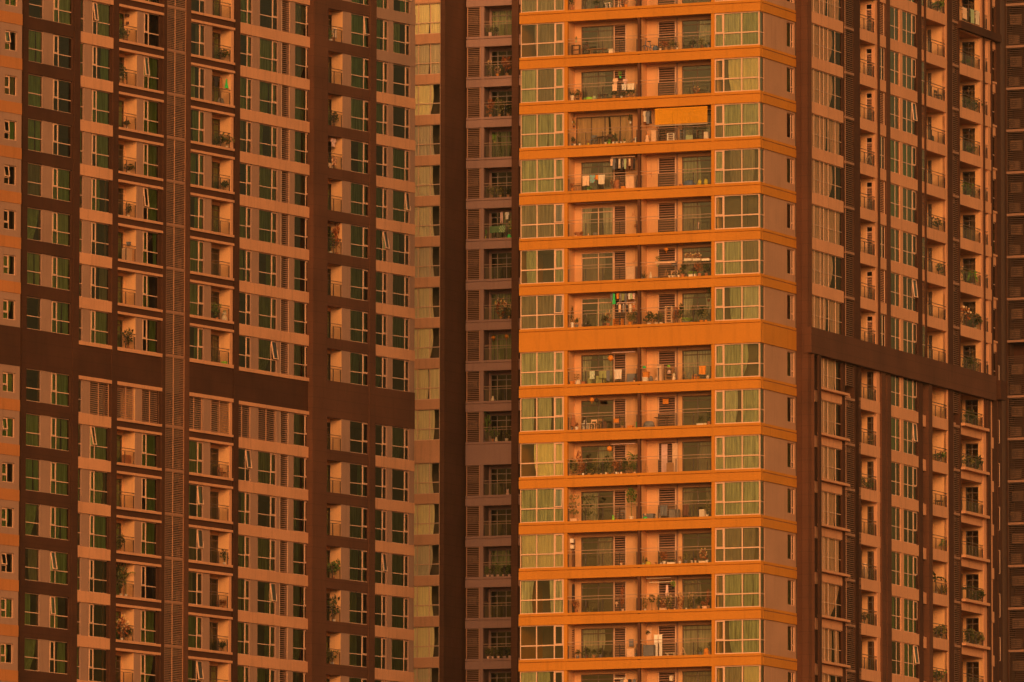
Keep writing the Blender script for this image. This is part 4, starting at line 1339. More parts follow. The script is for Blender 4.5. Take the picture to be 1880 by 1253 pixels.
# --- sixth row above
PL(2, 100, 535, 'spiky plant in tall cream pot', style='spiky', h=.5, w=.55, pw=.28, ph=.42, pot='cream', leaf='l_dark')
PL(2, 165, 530, 'dark bush behind a tall cream pot', style='bush', h=.6, w=.45, pot='darkwood', leaf='l_dark', d=-.8)
PL(2, 205, 528, 'small red plant in slim orange pot', style='bush', h=.4, w=.3, pw=.12, ph=.24, pot='orange', leaf='l_red')
O(2, 300, 522, lump(.75, .26, .5, 'lime'), 'paddling_pool', 'toy', 'bright lime inflatable toy')
O(2, 375, 515, lump(.32, .32, .3, 'sage'), 'cushion', 'cushion', 'sage green cushion beside lime toy')
O(2, 480, 512, table(.7, .38, .4, 'darkwood'), 'low_table', 'table', 'low dark table')
O(2, 640, 270, garment('shirt', 'peach', .34, .5), 'hanging_shirt', 'garment', 'peach shirt hung before the louvres', hang=True)
O(2, 762, 275, garment('shirt', 'pink', .3, .42), 'hanging_shirt', 'garment', 'pink shirt hung before the louvres', hang=True)
O(2, 700, 265, plant('trail', .3, .3, .16, .12, 'green', 'l_bright'), 'hanging_plant', 'plant', 'bright green plant between two shirts', hang=True)
O(2, 628, 345, towel(.36, .44, 'peach'), 'towel', 'towel', 'peach towel on the rail', d=-.07, hang=True)
O(2, 745, 342, towel(.34, .4, 'white', 'grey'), 'towel', 'towel', 'white printed towel on the rail', d=-.07, hang=True)
O(2, 830, 335, towel(.55, .42, 'cream'), 'towel', 'towel', 'wide cream towel on the rail', d=-.07, hang=True)
PL(2, 620, 510, 'dark shrub under peach towel', style='bush', h=.35, w=.5, pot='wood', leaf='l_dark')
PL(2, 715, 505, 'dark shrub under white towel', style='spiky', h=.5, w=.5, pot='white', leaf='l_dark', pw=.15, ph=.2)
PL(2, 800, 500, 'dense dark bush under cream towel', style='bush', h=.55, w=.6, pot='wood', leaf='l_dark')
PL(2, 870, 498, 'dark plant against the divider', style='bush', h=.5, w=.4, pot='wood', leaf='l_olive')
PL(2, 1650, 455, 'faint red plant behind the door rail', style='flower', h=.35, w=.5, pot='darkwood', leaf='l_red', d=-.9)
# --- fifth row above
O(3, 95, 248, plant('bush', .24, .24, .16, .12, 'white', 'l_red'), 'potted_plant', 'plant', 'red plant on high wall bracket', d=-.9, hang=True)
O(3, 120, 300, plant('trail', .3, .26, .16, .12, 'darkwood', 'l_green'), 'hanging_plant', 'plant', 'green plant hanging below wall bracket', d=-.9, hang=True)
O(3, 825, 255, plant('trail', .42, .3, .16, .14, 'white', 'l_dark'), 'hanging_plant', 'plant', 'dark trailing plant in white hanging pot', d=-.9, hang=True)
O(3, 365, 495, chair('slate', .8), 'chair', 'chair', 'grey chair left of dining table', d=-.8)
O(3, 470, 490, table(.85, .66, .5, 'darkwood'), 'table', 'table', 'dark dining table between two chairs', d=-.8)
O(3, 560, 488, chair('darkwood', .82), 'chair', 'chair', 'dark chair right of dining table', d=-.8)
PL(3, 635, 480, 'bushy plant right of dining chair', style='tall', h=.5, w=.4, pot='slate', leaf='l_dark', d=-.7)
PL(3, 100, 520, 'dark shrub in the left corner', style='bush', h=.45, w=.5, pot='slate', leaf='l_dark', d=-.8)
for q, (zx_, c_, l_, t_) in enumerate(((130, 'cream', 'l_red', 'first cream pot from the column'), (192, 'white', 'l_olive', 'small white pot, second from the column'), (300, 'yellow', 'l_red', 'yellow pot with red leaves'), (515, 'white', 'l_dark', 'white pot under the dining table'), (562, 'lime', 'l_bright', 'lime pot with bright leaves'), (612, 'white', 'l_red', 'white pot right of lime pot'), (655, 'cream', 'l_dark', 'cream pot, third from the slide'), (705, 'white', 'l_red', 'white pot, second from the slide'), (752, 'cream', 'l_green', 'cream pot right beside the slide'))):
    PL(3, zx_, 510 - q * 3, t_, style='bush', h=.2, w=.24, pw=.17, ph=.17, pot=c_, leaf=l_, d=-.25)
O(3, 850, 480, [('chute', cached(('chute',), lambda: MB().quad([(-.3, .16, .05), (.3, .16, .42), (.3, -.16, .42), (-.3, -.16, .05)]).box(-.3, .3, .13, .16, 0, .06).box(.26, .3, -.16, .16, 0, .42), M['p_white']), U1), ('ladder', cached(('ladder',), B((.3, .34, -.15, .15, 0, .45)), M['p_cream']), U1)], 'toy_slide', 'toy', 'white toy slide')
O(3, 1462, 62, blind(3.95, 1.12, 3), 'bamboo_blind', 'blind', 'orange bamboo blind half lowered', d=-.16, hang=True)
O(3, 1012, 100, garment('shirt', 'cream', .3, .75), 'hanging_shirt', 'garment', 'long cream shirt beside the blind', hang=True)
O(3, 1045, 105, garment('shirt', 'slate', .3, .85), 'hanging_shirt', 'garment', 'striped grey shirt beside the blind', hang=True, d=-.35)
O(3, 1072, 95, garment('dress', 'dark', .24, .9), 'hanging_dress', 'garment', 'dark dress beside the blind', hang=True)
O(3, 1035, 470, plush(.62, 'peach', 'wood'), 'plush_toy', 'toy', 'large peach plush toy')
O(3, 1130, 465, box(.34, .78, .4, 'peach'), 'storage_box', 'box', 'tall peach storage box')
O(3, 1235, 458, shelf(.55, .85, .3, 'darkwood', 5), 'shoe_shelf', 'shelf', 'dark shoe shelf')
O(3, 1335, 452, shelf(.5, .6, .3, 'white', 4), 'shelf', 'shelf', 'white shelf right of shoe shelf')
O(3, 1395, 450, vase(.35, .09, 'peach'), 'vase', 'vase', 'slim peach vase between shelves')
O(3, 1560, 445, board(.6, .42, 'sage'), 'leaning_board', 'board', 'sage board leaning behind railing', d=-.8)
O(3, 1480, 448, shelf(.32, .8, .3, 'slate', 4), 'shelf', 'shelf', 'narrow grey shelf')
O(3, 1700, 440, shelf(.45, .7, .3, 'darkwood', 3), 'shelf', 'shelf', 'dark shelf beside the cabinet')
O(3, 1782, 438, cabinet(.32, .55, .35, 'cream', 1), 'cabinet', 'cabinet', 'small cream cabinet at the column')
# --- fourth row above
O(4, 735, 92, rod(1.8, 'peach'), 'drying_rail', 'drying rail', 'ceiling rail full of clothes', hang=True)
for zx_, kd, c_, w_, h_, t_ in ((592, 'shirt', 'peach', .2, .5, 'peach top at the left rail end'), (622, 'shirt', 'slate', .26, .75, 'first grey shirt on the rail'), (652, 'shirt', 'dark', .26, .72, 'wide dark shirt on the rail'), (692, 'trousers', 'cream', .2, .68, 'cream trousers on the rail'), (718, 'shirt', 'dark', .24, .8, 'dark shirt beside cream trousers'), (740, 'trousers', 'grey', .2, .6, 'grey trousers on the rail'), (762, 'shirt', 'sage', .2, .72, 'sage shirt in the rail middle'), (790, 'dress', 'darkwood', .22, .8, 'brown dress on the rail'), (818, 'trousers', 'peach', .2, .5, 'short peach trousers on the rail'), (845, 'shirt', 'darkwood', .24, .75, 'brown shirt on the rail'), (872, 'trousers', 'dark', .24, .78, 'dark trousers at the right rail end')):
    O(4, zx_, 115, garment(kd, c_, w_, h_), 'hanging_' + kd, 'garment', t_, hang=True)
O(4, 268, 330, towel(.5, .68, 'peach'), 'towel', 'towel', 'peach towel, leftmost on the rail', d=-.07, hang=True)
O(4, 350, 322, towel(.36, .52, 'turquoise', 'red'), 'towel', 'towel', 'turquoise and red towel on the rail', d=-.07, hang=True)
O(4, 405, 322, towel(.2, .3, 'orange'), 'towel', 'towel', 'narrow orange cloth on the rail', d=-.06, hang=True)
O(4, 466, 318, towel(.5, .64, 'cream'), 'towel', 'towel', 'cream towel, rightmost on the rail', d=-.07, hang=True)
O(4, 372, 480, towel(.2, .3, 'sage', drape=False), 'cloth', 'cloth', 'sage cloth under turquoise towel', d=-.3, hang=True) if False else None
PL(4, 105, 500, 'orange pot in the left corner', style='bush', h=.4, w=.3, pot='orange', leaf='l_red', pw=.3, ph=.25)
O(4, 165, 495, chair('wood', .55, .45), 'chair', 'chair', 'low wooden chair')
PL(4, 300, 488, 'bright plant under the peach towel', style='grass', h=.25, w=.4, pot='sage', leaf='l_bright', pw=.2, ph=.12)
O(4, 660, 478, lump(.5, .75, .4, 'terracotta'), 'laundry_heap', 'laundry', 'rust laundry heap under the clothes')
O(4, 725, 474, lump(.45, .5, .4, 'darkwood'), 'laundry_heap', 'laundry', 'dark laundry heap beside the cupboard')
PL(4, 600, 480, 'small red plant at laundry heap', style='flower', h=.6, w=.3, pot='wood', leaf='l_red', pw=.2, ph=.15)
O(4, 745, 470, box(.3, .12, .3, 'orange'), 'storage_box', 'box', 'flat orange box beside the cupboard', d=-.25)
O(4, 832, 470, cabinet(.62, .98, .4, 'peach', 2), 'cupboard', 'cabinet', 'pale peach cupboard')
O(4, 1560, 435, lump(.9, .42, .5, 'blue'), 'covered_bundle', 'bundle', 'blue grey covered bundle')
O(4, 1465, 438, lump(.4, .2, .4, 'terracotta'), 'cushion', 'cushion', 'rust cushion left of blue bundle')
O(4, 1692, 428, lump(.3, .42, .3, 'yellow'), 'cushion', 'cushion', 'left one of two yellow cushions')
O(4, 1770, 424, lump(.3, .46, .3, 'yellow'), 'cushion', 'cushion', 'right one of two yellow cushions')
O(4, 1090, 300, [('hook', cached(('hook',), T(((-.28, 0, .02), (.06, 0, .02), .015), ((0, 0, .1), (0, 0, -.25), .02), ((0, 0, -.08), (-.15, 0, .06), .015)), M['p_terracotta']), U1)], 'clothes_hook', 'hook', 'rust hook stand on the rail', d=-.14, hang=True)
# --- third row above
O(5, 370, 88, rod(2.7, 'pink'), 'drying_rail', 'drying rail', 'long empty pink ceiling rail', hang=True, d=-.6)
O(5, 180, 488, box(.38, .3, .3, 'terracotta'), 'storage_box', 'box', 'rust storage box with lid')
PL(5, 145, 492, 'small red plant left of rust box', style='bush', h=.2, w=.25, pot='peach', leaf='l_red', pw=.15, ph=.12, d=-.25)
PL(5, 215, 486, 'small red plant right of rust box', style='bush', h=.22, w=.3, pot='terracotta', leaf='l_red', pw=.16, ph=.14, d=-.25)
O(5, 300, 480, plush(.24, 'peach', 'cream'), 'plush_toy', 'toy', 'little peach plush toy')
O(5, 385, 474, lump(.34, .28, .3, 'grey'), 'bag', 'bag', 'grey bag before the glass door')
O(5, 895, 370, lantern(.12, 'terracotta'), 'lantern', 'lantern', 'small rust lantern at the divider', hang=True, d=-1.2)
O(5, 870, 240, [('branch', cached(('branch',), T(((-.2, 0, -.1), (0, 0, .05), .012), ((0, 0, .05), (.08, 0, .4), .012), ((0, 0, .05), (.2, 0, -.12), .012), ((-.1, 0, -.02), (-.12, 0, .2), .01)), M['p_terracotta']), U1)], 'wall_ornament', 'ornament', 'rust branch ornament on the wall', d=-1.32, hang=True)
O(5, 1675, 370, [('handle', cached(('handle', 's'), T(((0, 0, -.25), (0, 0, .25), .025), ((0, 0, .1), (.12, 0, .2), .02)), M['p_pink']), U1)], 'bracket', 'ornament', 'pink bracket before the right door', d=-1.3, hang=True)
# --- second row above
O(6, 840, 482, cabinet(.66, .98, .4, 'peach', 1), 'cupboard', 'cabinet', 'plain peach cupboard below wall ornament', d=-.9)
O(6, 885, 270, [('curve', cached(('curve',), T(((-.2, 0, 0), (-.1, 0, -.1), .012), ((-.1, 0, -.1), (.05, 0, .1), .012), ((.05, 0, .1), (.05, 0, .45), .012), ((.05, 0, .45), (.1, 0, .5), .012)), M['p_terracotta']), U1)], 'wall_ornament', 'ornament', 'swan shaped rust ornament on wall', d=-1.32, hang=True)
O(6, 1475, 45, [('lamp_shade', cached(('lamp_shade',), lathe([(.02, 0), (.17, -.02), (.19, -.1), (.0, -.12)], 14), M['p_orange'], smooth=True), U1)], 'ceiling_lamp', 'lamp', 'flat orange ceiling lamp', hang=True, d=-.6)
O(6, 1275, 122, lantern(.15, 'orange'), 'lantern', 'lantern', 'flat orange lantern before the louvres', hang=True, d=-.8)
for zx_, t_ in ((1552, 'left one of three rail planters'), (1660, 'middle one of three rail planters'), (1772, 'right one of three rail planters')):
    O(6, zx_, 268, plant('flower' if zx_ < 1700 else 'grass', .34 if zx_ < 1700 else .12, .62, .56, .17, 'cream', 'l_red'), 'rail_planter', 'plant', t_, d=-.16, hang=True)
O(6, 1270, 295, table(1.5, .05, .35, 'peach') if False else board(1.5, .1, 'peach', .3), 'rail_shelf', 'shelf', 'long peach shelf on the rail', d=-.25, hang=True)
O(6, 1080, 468, vase(.52, .13, 'cream'), 'vase', 'vase', 'tall cream bottle vase')
PL(6, 990, 470, 'dark spiky plant in the left corner', style='spiky', h=.6, w=.45, pot='blue', leaf='l_dark', pw=.2, ph=.12)
O(6, 1150, 462, lump(.5, .16, .4, 'grey'), 'bag', 'bag', 'flat grey bag beside bottle vase')
O(6, 1170, 340, plant('trail', .5, .4, .2, .15, 'olive', 'l_olive'), 'hanging_plant', 'plant', 'olive plant hanging from rail shelf', hang=True, d=-.2)
O(6, 1275, 460, aframe(.35, .7, 'wood'), 'easel', 'easel', 'small wooden easel')
O(6, 1385, 430, shelf(.5, .55, .3, 'peach', 3), 'plant_shelf', 'shelf', 'peach plant rack', d=-.7)
O(6, 1375, 330, plant('ball', .36, .36, None, None, None, 'l_dark') if False else lump(.4, .3, .36, 'slate'), 'parasol_cover', 'cover', 'slate grey cover above plant rack', hang=True, d=-.5)
for q, zx_ in enumerate((1315, 1355, 1390, 1428)):
    PL(6, zx_, 458 - q * 2, ('first', 'second', 'third', 'fourth')[q] + ' of four cream pots, leftmost first', style='bush', h=.16, w=.2, pw=.17, ph=.19, pot='cream', leaf='l_dark', d=-.25)
PL(6, 1603, 440, 'cream trough with bright green plant', style='grass', h=.26, w=.45, pot='cream', leaf='l_bright', pw=.5, ph=.2, d=-.25)
PL(6, 1480, 445, 'dense dark bush left of cream trough', style='bush', h=.7, w=.55, pot='terracotta', leaf='l_dark')
PL(6, 1690, 438, 'dense rust bush under right planter', style='bush', h=.75, w=.6, pot='terracotta', leaf='l_red')
PL(6, 1775, 436, 'dark bush at the right column', style='bush', h=.75, w=.5, pot='terracotta', leaf='l_dark')
# --- first row above the wide band
O(7, 740, 72, rod(1.8, 'pink'), 'drying_rail', 'drying rail', 'ceiling rail with coloured clothes', hang=True)
for zx_, kd, c_, w_, h_, t_ in ((592, 'shirt', 'slate', .2, .6, 'slate shirt left of green coat'), (622, 'dress', 'green', .24, .76, 'bright green coat'), (668, 'shirt', 'orange', .2, .4, 'orange top on the rail'), (705, 'trousers', 'grey', .2, .6, 'grey trousers on the rail'), (735, 'shirt', 'olive', .24, .5, 'olive shirt on the rail'), (768, 'trousers', 'slate', .2, .65, 'slate trousers on the rail'), (812, 'shirt', 'white', .18, .42, 'white shirt on the rail'), (840, 'dress', 'sage', .2, .4, 'sage dress on the rail'), (870, 'shirt', 'pink', .18, .4, 'pink shirt on the rail')):
    O(7, zx_, 95, garment(kd, c_, w_, h_), 'hanging_' + kd, 'garment', t_, hang=True)
O(7, 780, 212, rod(1.4, 'pink'), 'drying_rail', 'drying rail', 'lower pink rail with small clothes', hang=True)
for zx_, c_, t_ in ((660, 'dark', 'dark sock row, left on lower rail'), (695, 'peach', 'peach towel on lower rail'), (740, 'grey', 'grey cloth on lower rail'), (785, 'dark', 'dark cloth, middle of lower rail'), (825, 'cream', 'cream cloth on lower rail'), (870, 'terracotta', 'rust cloth, right on lower rail')):
    O(7, zx_, 235, [('cloth', cloth_sheet(.18, .55, 2, (zx_,), 'p_' + c_), U1), ('peg', cached(('peg',), B((-.02, .02, -.02, .02, -.03, .05)), M['p_white']), U1)], 'hung_cloth', 'garment', t_, hang=True)
PL(7, 100, 488, 'slim cypress in tall white pot', style='cypress', h=1.05, w=.34, pw=.25, ph=.4, pot='white', leaf='l_dark')
PL(7, 155, 480, 'low bush right of tall white pot', style='bush', h=.45, w=.35, pot='slate', leaf='l_dark')
O(7, 280, 478, table(.65, .2, .4, 'dark'), 'low_table', 'table', 'very low dark table')
PL(7, 545, 465, 'tall plant with orange flowers', style='flower', h=.75, w=.45, pot='terracotta', leaf='l_red')
PL(7, 500, 468, 'wide dark bush under orange flowers', style='bush', h=.5, w=.6, pot='darkwood', leaf='l_dark', d=-.3)
O(7, 675, 462, shelf(.66, .52, .4, 'orange', 4), 'plant_stand', 'shelf', 'stepped orange plant stand')
PL(7, 820, 455, 'leafy bush beside the divider', style='bush', h=.65, w=.55, pot='orange', leaf='l_olive')
PL(7, 880, 452, 'tall dark plant against the divider', style='tall', h=.8, w=.4, pot='darkwood', leaf='l_dark')
PL(7, 1060, 445, 'broad dark bush, leftmost of hedge', style='bush', h=.75, w=.75, pot='white', leaf='l_dark', pw=.3, ph=.14)
PL(7, 1150, 440, 'second dark bush of the hedge', style='bush', h=.6, w=.6, pot='cream', leaf='l_dark', pw=.3, ph=.14)
PL(7, 1210, 438, 'olive bush left of basket stack', style='bush', h=.65, w=.5, pot='cream', leaf='l_olive', pw=.3, ph=.14)
O(7, 1310, 425, shelf(.5, 1.25, .35, 'peach', 7), 'basket_stack', 'shelf', 'tall peach basket stack')
PL(7, 1395, 430, 'rust bush right of basket stack', style='bush', h=.85, w=.5, pot='wood', leaf='l_red')
PL(7, 1455, 428, 'tall dark bush by the door post', style='bush', h=1.05, w=.5, pot='wood', leaf='l_dark')
PL(7, 1530, 425, 'low bright greens before the door', style='grass', h=.3, w=.6, pot='slate', leaf='l_bright', pw=.5, ph=.14)
PL(7, 1610, 422, 'low spiky greens before the door', style='spiky', h=.4, w=.5, pot='slate', leaf='l_green', pw=.2, ph=.14)
PL(7, 1715, 418, 'large round bush right of greens', style='bush', h=.85, w=.8, pot='orange', leaf='l_dark', pw=.3, ph=.18)
PL(7, 1770, 415, 'thin olive shrub by right column', style='tall', h=.75, w=.4, pot='orange', leaf='l_olive', pw=.22, ph=.15, d=-.25)
O(7, 1805, 200, plant('trail', .75, .34, .2, .16, 'darkwood', 'l_dark'), 'hanging_plant', 'plant', 'dark plant hanging at right column', hang=True)
# --- first row below
O(8, 740, 82, rod(1.75, 'pink'), 'drying_rail', 'drying rail', 'empty pink ceiling rail', hang=True)
O(8, 580, 155, lantern(.22, 'orange'), 'lantern', 'lantern', 'round orange lantern under the rail', hang=True)
O(8, 348, 320, towel(.36, .55, 'sage', 'white'), 'towel', 'towel', 'sage and white cloth on rail', d=-.07, hang=True)
O(8, 480, 318, towel(.6, .5, 'olive'), 'towel', 'towel', 'wide olive cloth on rail', d=-.07, hang=True)
O(8, 545, 315, towel(.26, .7, 'slate'), 'towel', 'towel', 'long slate cloth on rail', d=-.07, hang=True)
O(8, 670, 300, towel(.54, .66, 'white', 'peach'), 'towel', 'towel', 'white striped towel on rail', d=-.07, hang=True)
O(8, 320, 470, lump(.42, .5, .4, 'olive'), 'covered_bundle', 'bundle', 'olive bundle under sage cloth')
O(8, 460, 465, cabinet(.6, .55, .4, 'olive', 2), 'cabinet', 'cabinet', 'olive cabinet under wide cloth')
O(8, 845, 455, cabinet(.6, .62, .4, 'slate', 1), 'cabinet', 'cabinet', 'dark slate cabinet at the divider')
PL(8, 875, 452, 'little rust plant before slate cabinet', style='bush', h=.18, w=.2, pot='peach', leaf='l_red', pw=.12, ph=.14, d=-.2)
O(8, 100, 490, box(.26, .2, .26, 'orange'), 'storage_box', 'box', 'orange box in the left corner', d=-.3)
PL(8, 155, 485, 'white pot with dark twisted plant', style='layer', h=.45, w=.34, pot='white', leaf='l_dark', pw=.22, ph=.28)
O(8, 185, 483, box(.2, .3, .25, 'cream'), 'storage_box', 'box', 'narrow cream box by white pot')
O(8, 70, 470, vase(.45, .12, 'sage'), 'vase', 'vase', 'sage vase in the left corner', d=-.9)
O(8, 250, 478, box(.3, .16, .3, 'terracotta'), 'storage_box', 'box', 'low rust box')
O(8, 1018, 460, box(.36, .28, .3, 'white'), 'storage_box', 'box', 'white box under orange crate')
O(8, 1025, 403, box(.38, .36, .3, 'orange'), 'crate', 'crate', 'orange crate on a white box', hang=True)
O(8, 1000, 285, lump(.28, .16, .25, 'green'), 'watering_can', 'can', 'bright green can above orange crate', hang=True)
O(8, 1085, 440, lump(.3, .4, .3, 'slate'), 'bag', 'bag', 'slate bag right of orange crate')
O(8, 1150, 448, lump(.28, .3, .26, 'peach'), 'bag', 'bag', 'peach sack left of the cupboard')
O(8, 1200, 445, cabinet(.34, 1.2, .4, 'peach', 1), 'cupboard', 'cabinet', 'narrow peach cupboard')
O(8, 1315, 440, shelf(.55, .95, .35, 'wood', 5), 'shelf', 'shelf', 'crowded wooden shelf')
O(8, 1305, 268, lump(.24, .14, .2, 'lime'), 'bowl', 'bowl', 'lime bowl on the wooden shelf', hang=True)
O(8, 1310, 350, lump(.28, .26, .2, 'pink'), 'bag', 'bag', 'pink bag on the wooden shelf', hang=True, d=-.3)
O(8, 1370, 435, plush(.6, 'cream', 'olive'), 'plush_toy', 'toy', 'cream plush toy beside wooden shelf')
O(8, 1420, 430, towel(.2, .75, 'cream', 'dark', False)[0:1] + [('peg', cached(('peg',), B((-.02, .02, -.02, .02, -.03, .05)), M['p_white']), U1)], 'hung_cloth', 'garment', 'cream patterned cloth by the post', hang=True) if False else None
O(8, 1500, 430, aframe(.55, .66, 'wood'), 'drying_rack', 'rack', 'folding wooden drying rack')
O(8, 1560, 428, aframe(.5, .6, 'slate'), 'drying_rack', 'rack', 'folding slate drying rack')
O(8, 1640, 415, lump(.6, .42, .4, 'orange'), 'cushion', 'cushion', 'orange cushions left of orange towel', d=-.7)
O(8, 1725, 255, towel(.5, .58, 'orange'), 'towel', 'towel', 'bright orange towel on rail', d=-.07, hang=True)
O(8, 1700, 420, table(.9, .34, .4, 'slate'), 'bench', 'bench', 'slate bench under orange towel', d=-.6)
O(8, 1795, 410, lump(.24, .3, .3, 'cream'), 'bag', 'bag', 'cream bag at the right column')
# --- second row below
O(9, 345, 130, lantern(.17, 'orange'), 'lantern', 'lantern', 'orange lantern near the ceiling', hang=True)
O(9, 405, 140, lantern(.15, 'dark'), 'lantern', 'lantern', 'dark lantern near the ceiling', hang=True, d=-.6)
O(9, 115, 325, garment('dress', 'terracotta', .4, .75), 'hanging_dress', 'garment', 'rust dress at the left end', hang=True)
PL(9, 155, 505, 'white pot with red shoots', style='bush', h=.3, w=.28, pot='white', leaf='l_red', pw=.25, ph=.24, d=-.25)
PL(9, 90, 505, 'dark shrub behind white pot', style='bush', h=.4, w=.45, pot='slate', leaf='l_dark', d=-.8)
O(9, 270, 498, table(.66, .46, .66, 'white', True), 'round_table', 'table', 'white round garden table')
O(9, 258, 415, lump(.26, .16, .2, 'white'), 'bowl', 'bowl', 'white bowl on the round table', hang=True)
O(9, 360, 492, chair('peach', .75), 'chair', 'chair', 'peach chair beside round table')
O(9, 440, 488, chair('wood', .78), 'chair', 'chair', 'wooden chair, middle of the balcony')
O(9, 500, 485, lump(.45, .65, .4, 'darkwood'), 'covered_bundle', 'bundle', 'dark bundle right of wooden chair', d=-.8)
O(9, 650, 415, board(.38, .24, 'orange'), 'sign_board', 'board', 'orange board hung on the railing', hang=True, d=-.2)
PL(9, 725, 470, 'wiry plant before the louvres', style='spiky', h=.7, w=.4, pot='wood', leaf='l_olive', pw=.2, ph=.2)
O(9, 825, 478, box(.36, .14, .3, 'orange'), 'storage_box', 'box', 'flat orange box at the divider')
O(9, 905, 470, board(.1, .4, 'green'), 'leaning_board', 'board', 'bright green board at the divider', d=-.3)
O(9, 1060, 468, lump(.9, .46, .45, 'slate'), 'covered_bundle', 'bundle', 'large slate covered bundle')
O(9, 1225, 455, table(1.1, .7, .45, 'darkwood'), 'table', 'table', 'tall dark table frame')
O(9, 1268, 180, board(.42, .3, 'orange'), 'sign_board', 'board', 'orange board hung before the louvres', hang=True, d=-1.2)
PL(9, 1700, 445, 'white trough with dark plant', style='bush', h=.5, w=.5, pot='white', leaf='l_dark', pw=.46, ph=.14, d=-.3)
PL(9, 1760, 440, 'olive plant right of white trough', style='bush', h=.3, w=.34, pot='cream', leaf='l_olive', pw=.3, ph=.14, d=-.3)
PL(9, 1810, 438, 'dark plant at the right column', style='tall', h=.7, w=.35, pot='terracotta', leaf='l_dark')
# --- third row below
O(10, 740, 105, rod(1.8, 'pink'), 'drying_rail', 'drying rail', 'sloping pink ceiling rail', hang=True)
O(10, 565, 165, lantern(.2, 'orange'), 'lantern', 'lantern', 'orange lantern above the hedge', hang=True)
for zx_, st_, h_, w_, l_, t_ in ((80, 'bush', 1.0, .6, 'l_dark', 'leftmost dark bush of the hedge'), (150, 'bush', .85, .7, 'l_olive', 'second, olive bush of the hedge'), (185, 'tall', 1.25, .5, 'l_red', 'tall rust plant at wall corner'), (240, 'bush', .7, .6, 'l_red', 'third, rust bush of the hedge'), (310, 'bush', .75, .7, 'l_dark', 'fourth, dark bush of the hedge'), (395, 'bush', .95, .7, 'l_olive', 'fifth, taller bush of the hedge'), (470, 'bush', .7, .5, 'l_dark', 'sixth, low bush of the hedge'), (535, 'tall', .95, .6, 'l_dark', 'seventh, upright plant of the hedge'), (600, 'bush', 1.0, .6, 'l_olive', 'eighth bush, under the lantern'), (680, 'bush', .8, .7, 'l_red', 'ninth, rust bush of the hedge'), (750, 'bush', .9, .6, 'l_dark', 'tenth bush, before the louvres'), (865, 'palm', 1.5, .9, 'l_green', 'tall palm against the divider'), (820, 'bush', .8, .6, 'l_olive', 'olive bush under the palm'), (885, 'bush', .6, .5, 'l_green', 'green bush under the palm')):
    PL(10, zx_, 495 - zx_ * .045, t_, style=st_, h=h_, w=w_, pot=rp.choice(['terracotta', 'darkwood', 'wood', 'peach']), leaf=l_, pw=.26, ph=.15, d=-.35 - .3 * rp.random())
for q, (zx_, c_) in enumerate(((235, 'white'), (520, 'cream'), (650, 'white'), (710, 'peach'))):
    PL(10, zx_, 485 - q * 4, ('small white pot, left under hedge', 'small cream pot, middle under hedge', 'small white pot, right under hedge', 'small peach pot, right under hedge')[q], style='bush', h=.12, w=.18, pot=c_, leaf='l_olive', pw=.16, ph=.16, d=-.18)
O(10, 1322, 447, board(.52, .66, 'wood', .04), 'leaning_board', 'board', 'wooden board leaning on the rail', d=-.4)
O(10, 1252, 452, board(.44, 2.05, 'pink', .04), 'folding_panel', 'panel', 'tall pale panel before the louvres', d=-1.2)
O(10, 1385, 446, board(.4, 2.1, 'peach', .04), 'folding_panel', 'panel', 'tall peach panel by the post', d=-1.2)
O(10, 1022, 462, aframe(.3, .8, 'wood'), 'easel', 'easel', 'thin wooden easel')
# --- fourth row below
PL(11, 120, 500, 'layered bonsai tree in peach box', style='layer', h=1.45, w=.75, pot='peach', leaf='l_olive', pw=.5, ph=.24)
PL(11, 295, 492, 'layered dark bonsai tree', style='layer', h=1.5, w=.8, pot='wood', leaf='l_dark', pw=.55, ph=.1)
O(11, 612, 480, plush(.38, 'lime', 'green'), 'plush_toy', 'toy', 'bright lime plush toy')
O(11, 660, 478, lump(.25, .13, .25, 'orange'), 'ball', 'ball', 'flat orange ball by lime toy')
PL(11, 838, 475, 'clipped ball tree in cream pot', style='ball', h=1.6, w=.75, pot='cream', leaf='l_green', pw=.34, ph=.24)
O(11, 710, 478, chair('grey', .7), 'chair', 'chair', 'grey chair before the louvres')
O(11, 1012, 468, lump(.36, .18, .3, 'green'), 'toy_car', 'toy', 'bright green ride-on toy', d=-.3)
O(11, 1015, 440, lump(.14, .12, .14, 'peach'), 'ball', 'ball', 'peach ball above green toy', hang=True, d=-.3)
O(11, 1060, 465, cabinet(.8, .42, .4, 'slate', 2), 'cabinet', 'cabinet', 'low slate cabinet', d=-.8)
O(11, 1170, 460, aframe(.4, .65, 'cream'), 'drying_rack', 'rack', 'small cream drying rack')
O(11, 1240, 310, towel(.55, .75, 'slate'), 'towel', 'towel', 'wide slate cloth on rail', d=-.2, hang=True)
O(11, 1380, 455, cabinet(.7, .62, .4, 'grey', 2), 'cabinet', 'cabinet', 'grey cabinet with two doors')
O(11, 1518, 300, towel(.42, .8, 'darkwood'), 'towel', 'towel', 'dark brown cloth on rail', d=-.1, hang=True)
O(11, 1730, 435, cabinet(.4, .55, .35, 'cream', 1), 'cabinet', 'cabinet', 'small cream cabinet')
PL(11, 1785, 432, 'leafy plant right of cream cabinet', style='tall', h=.95, w=.5, pot='cream', leaf='l_olive', pw=.2, ph=.2)
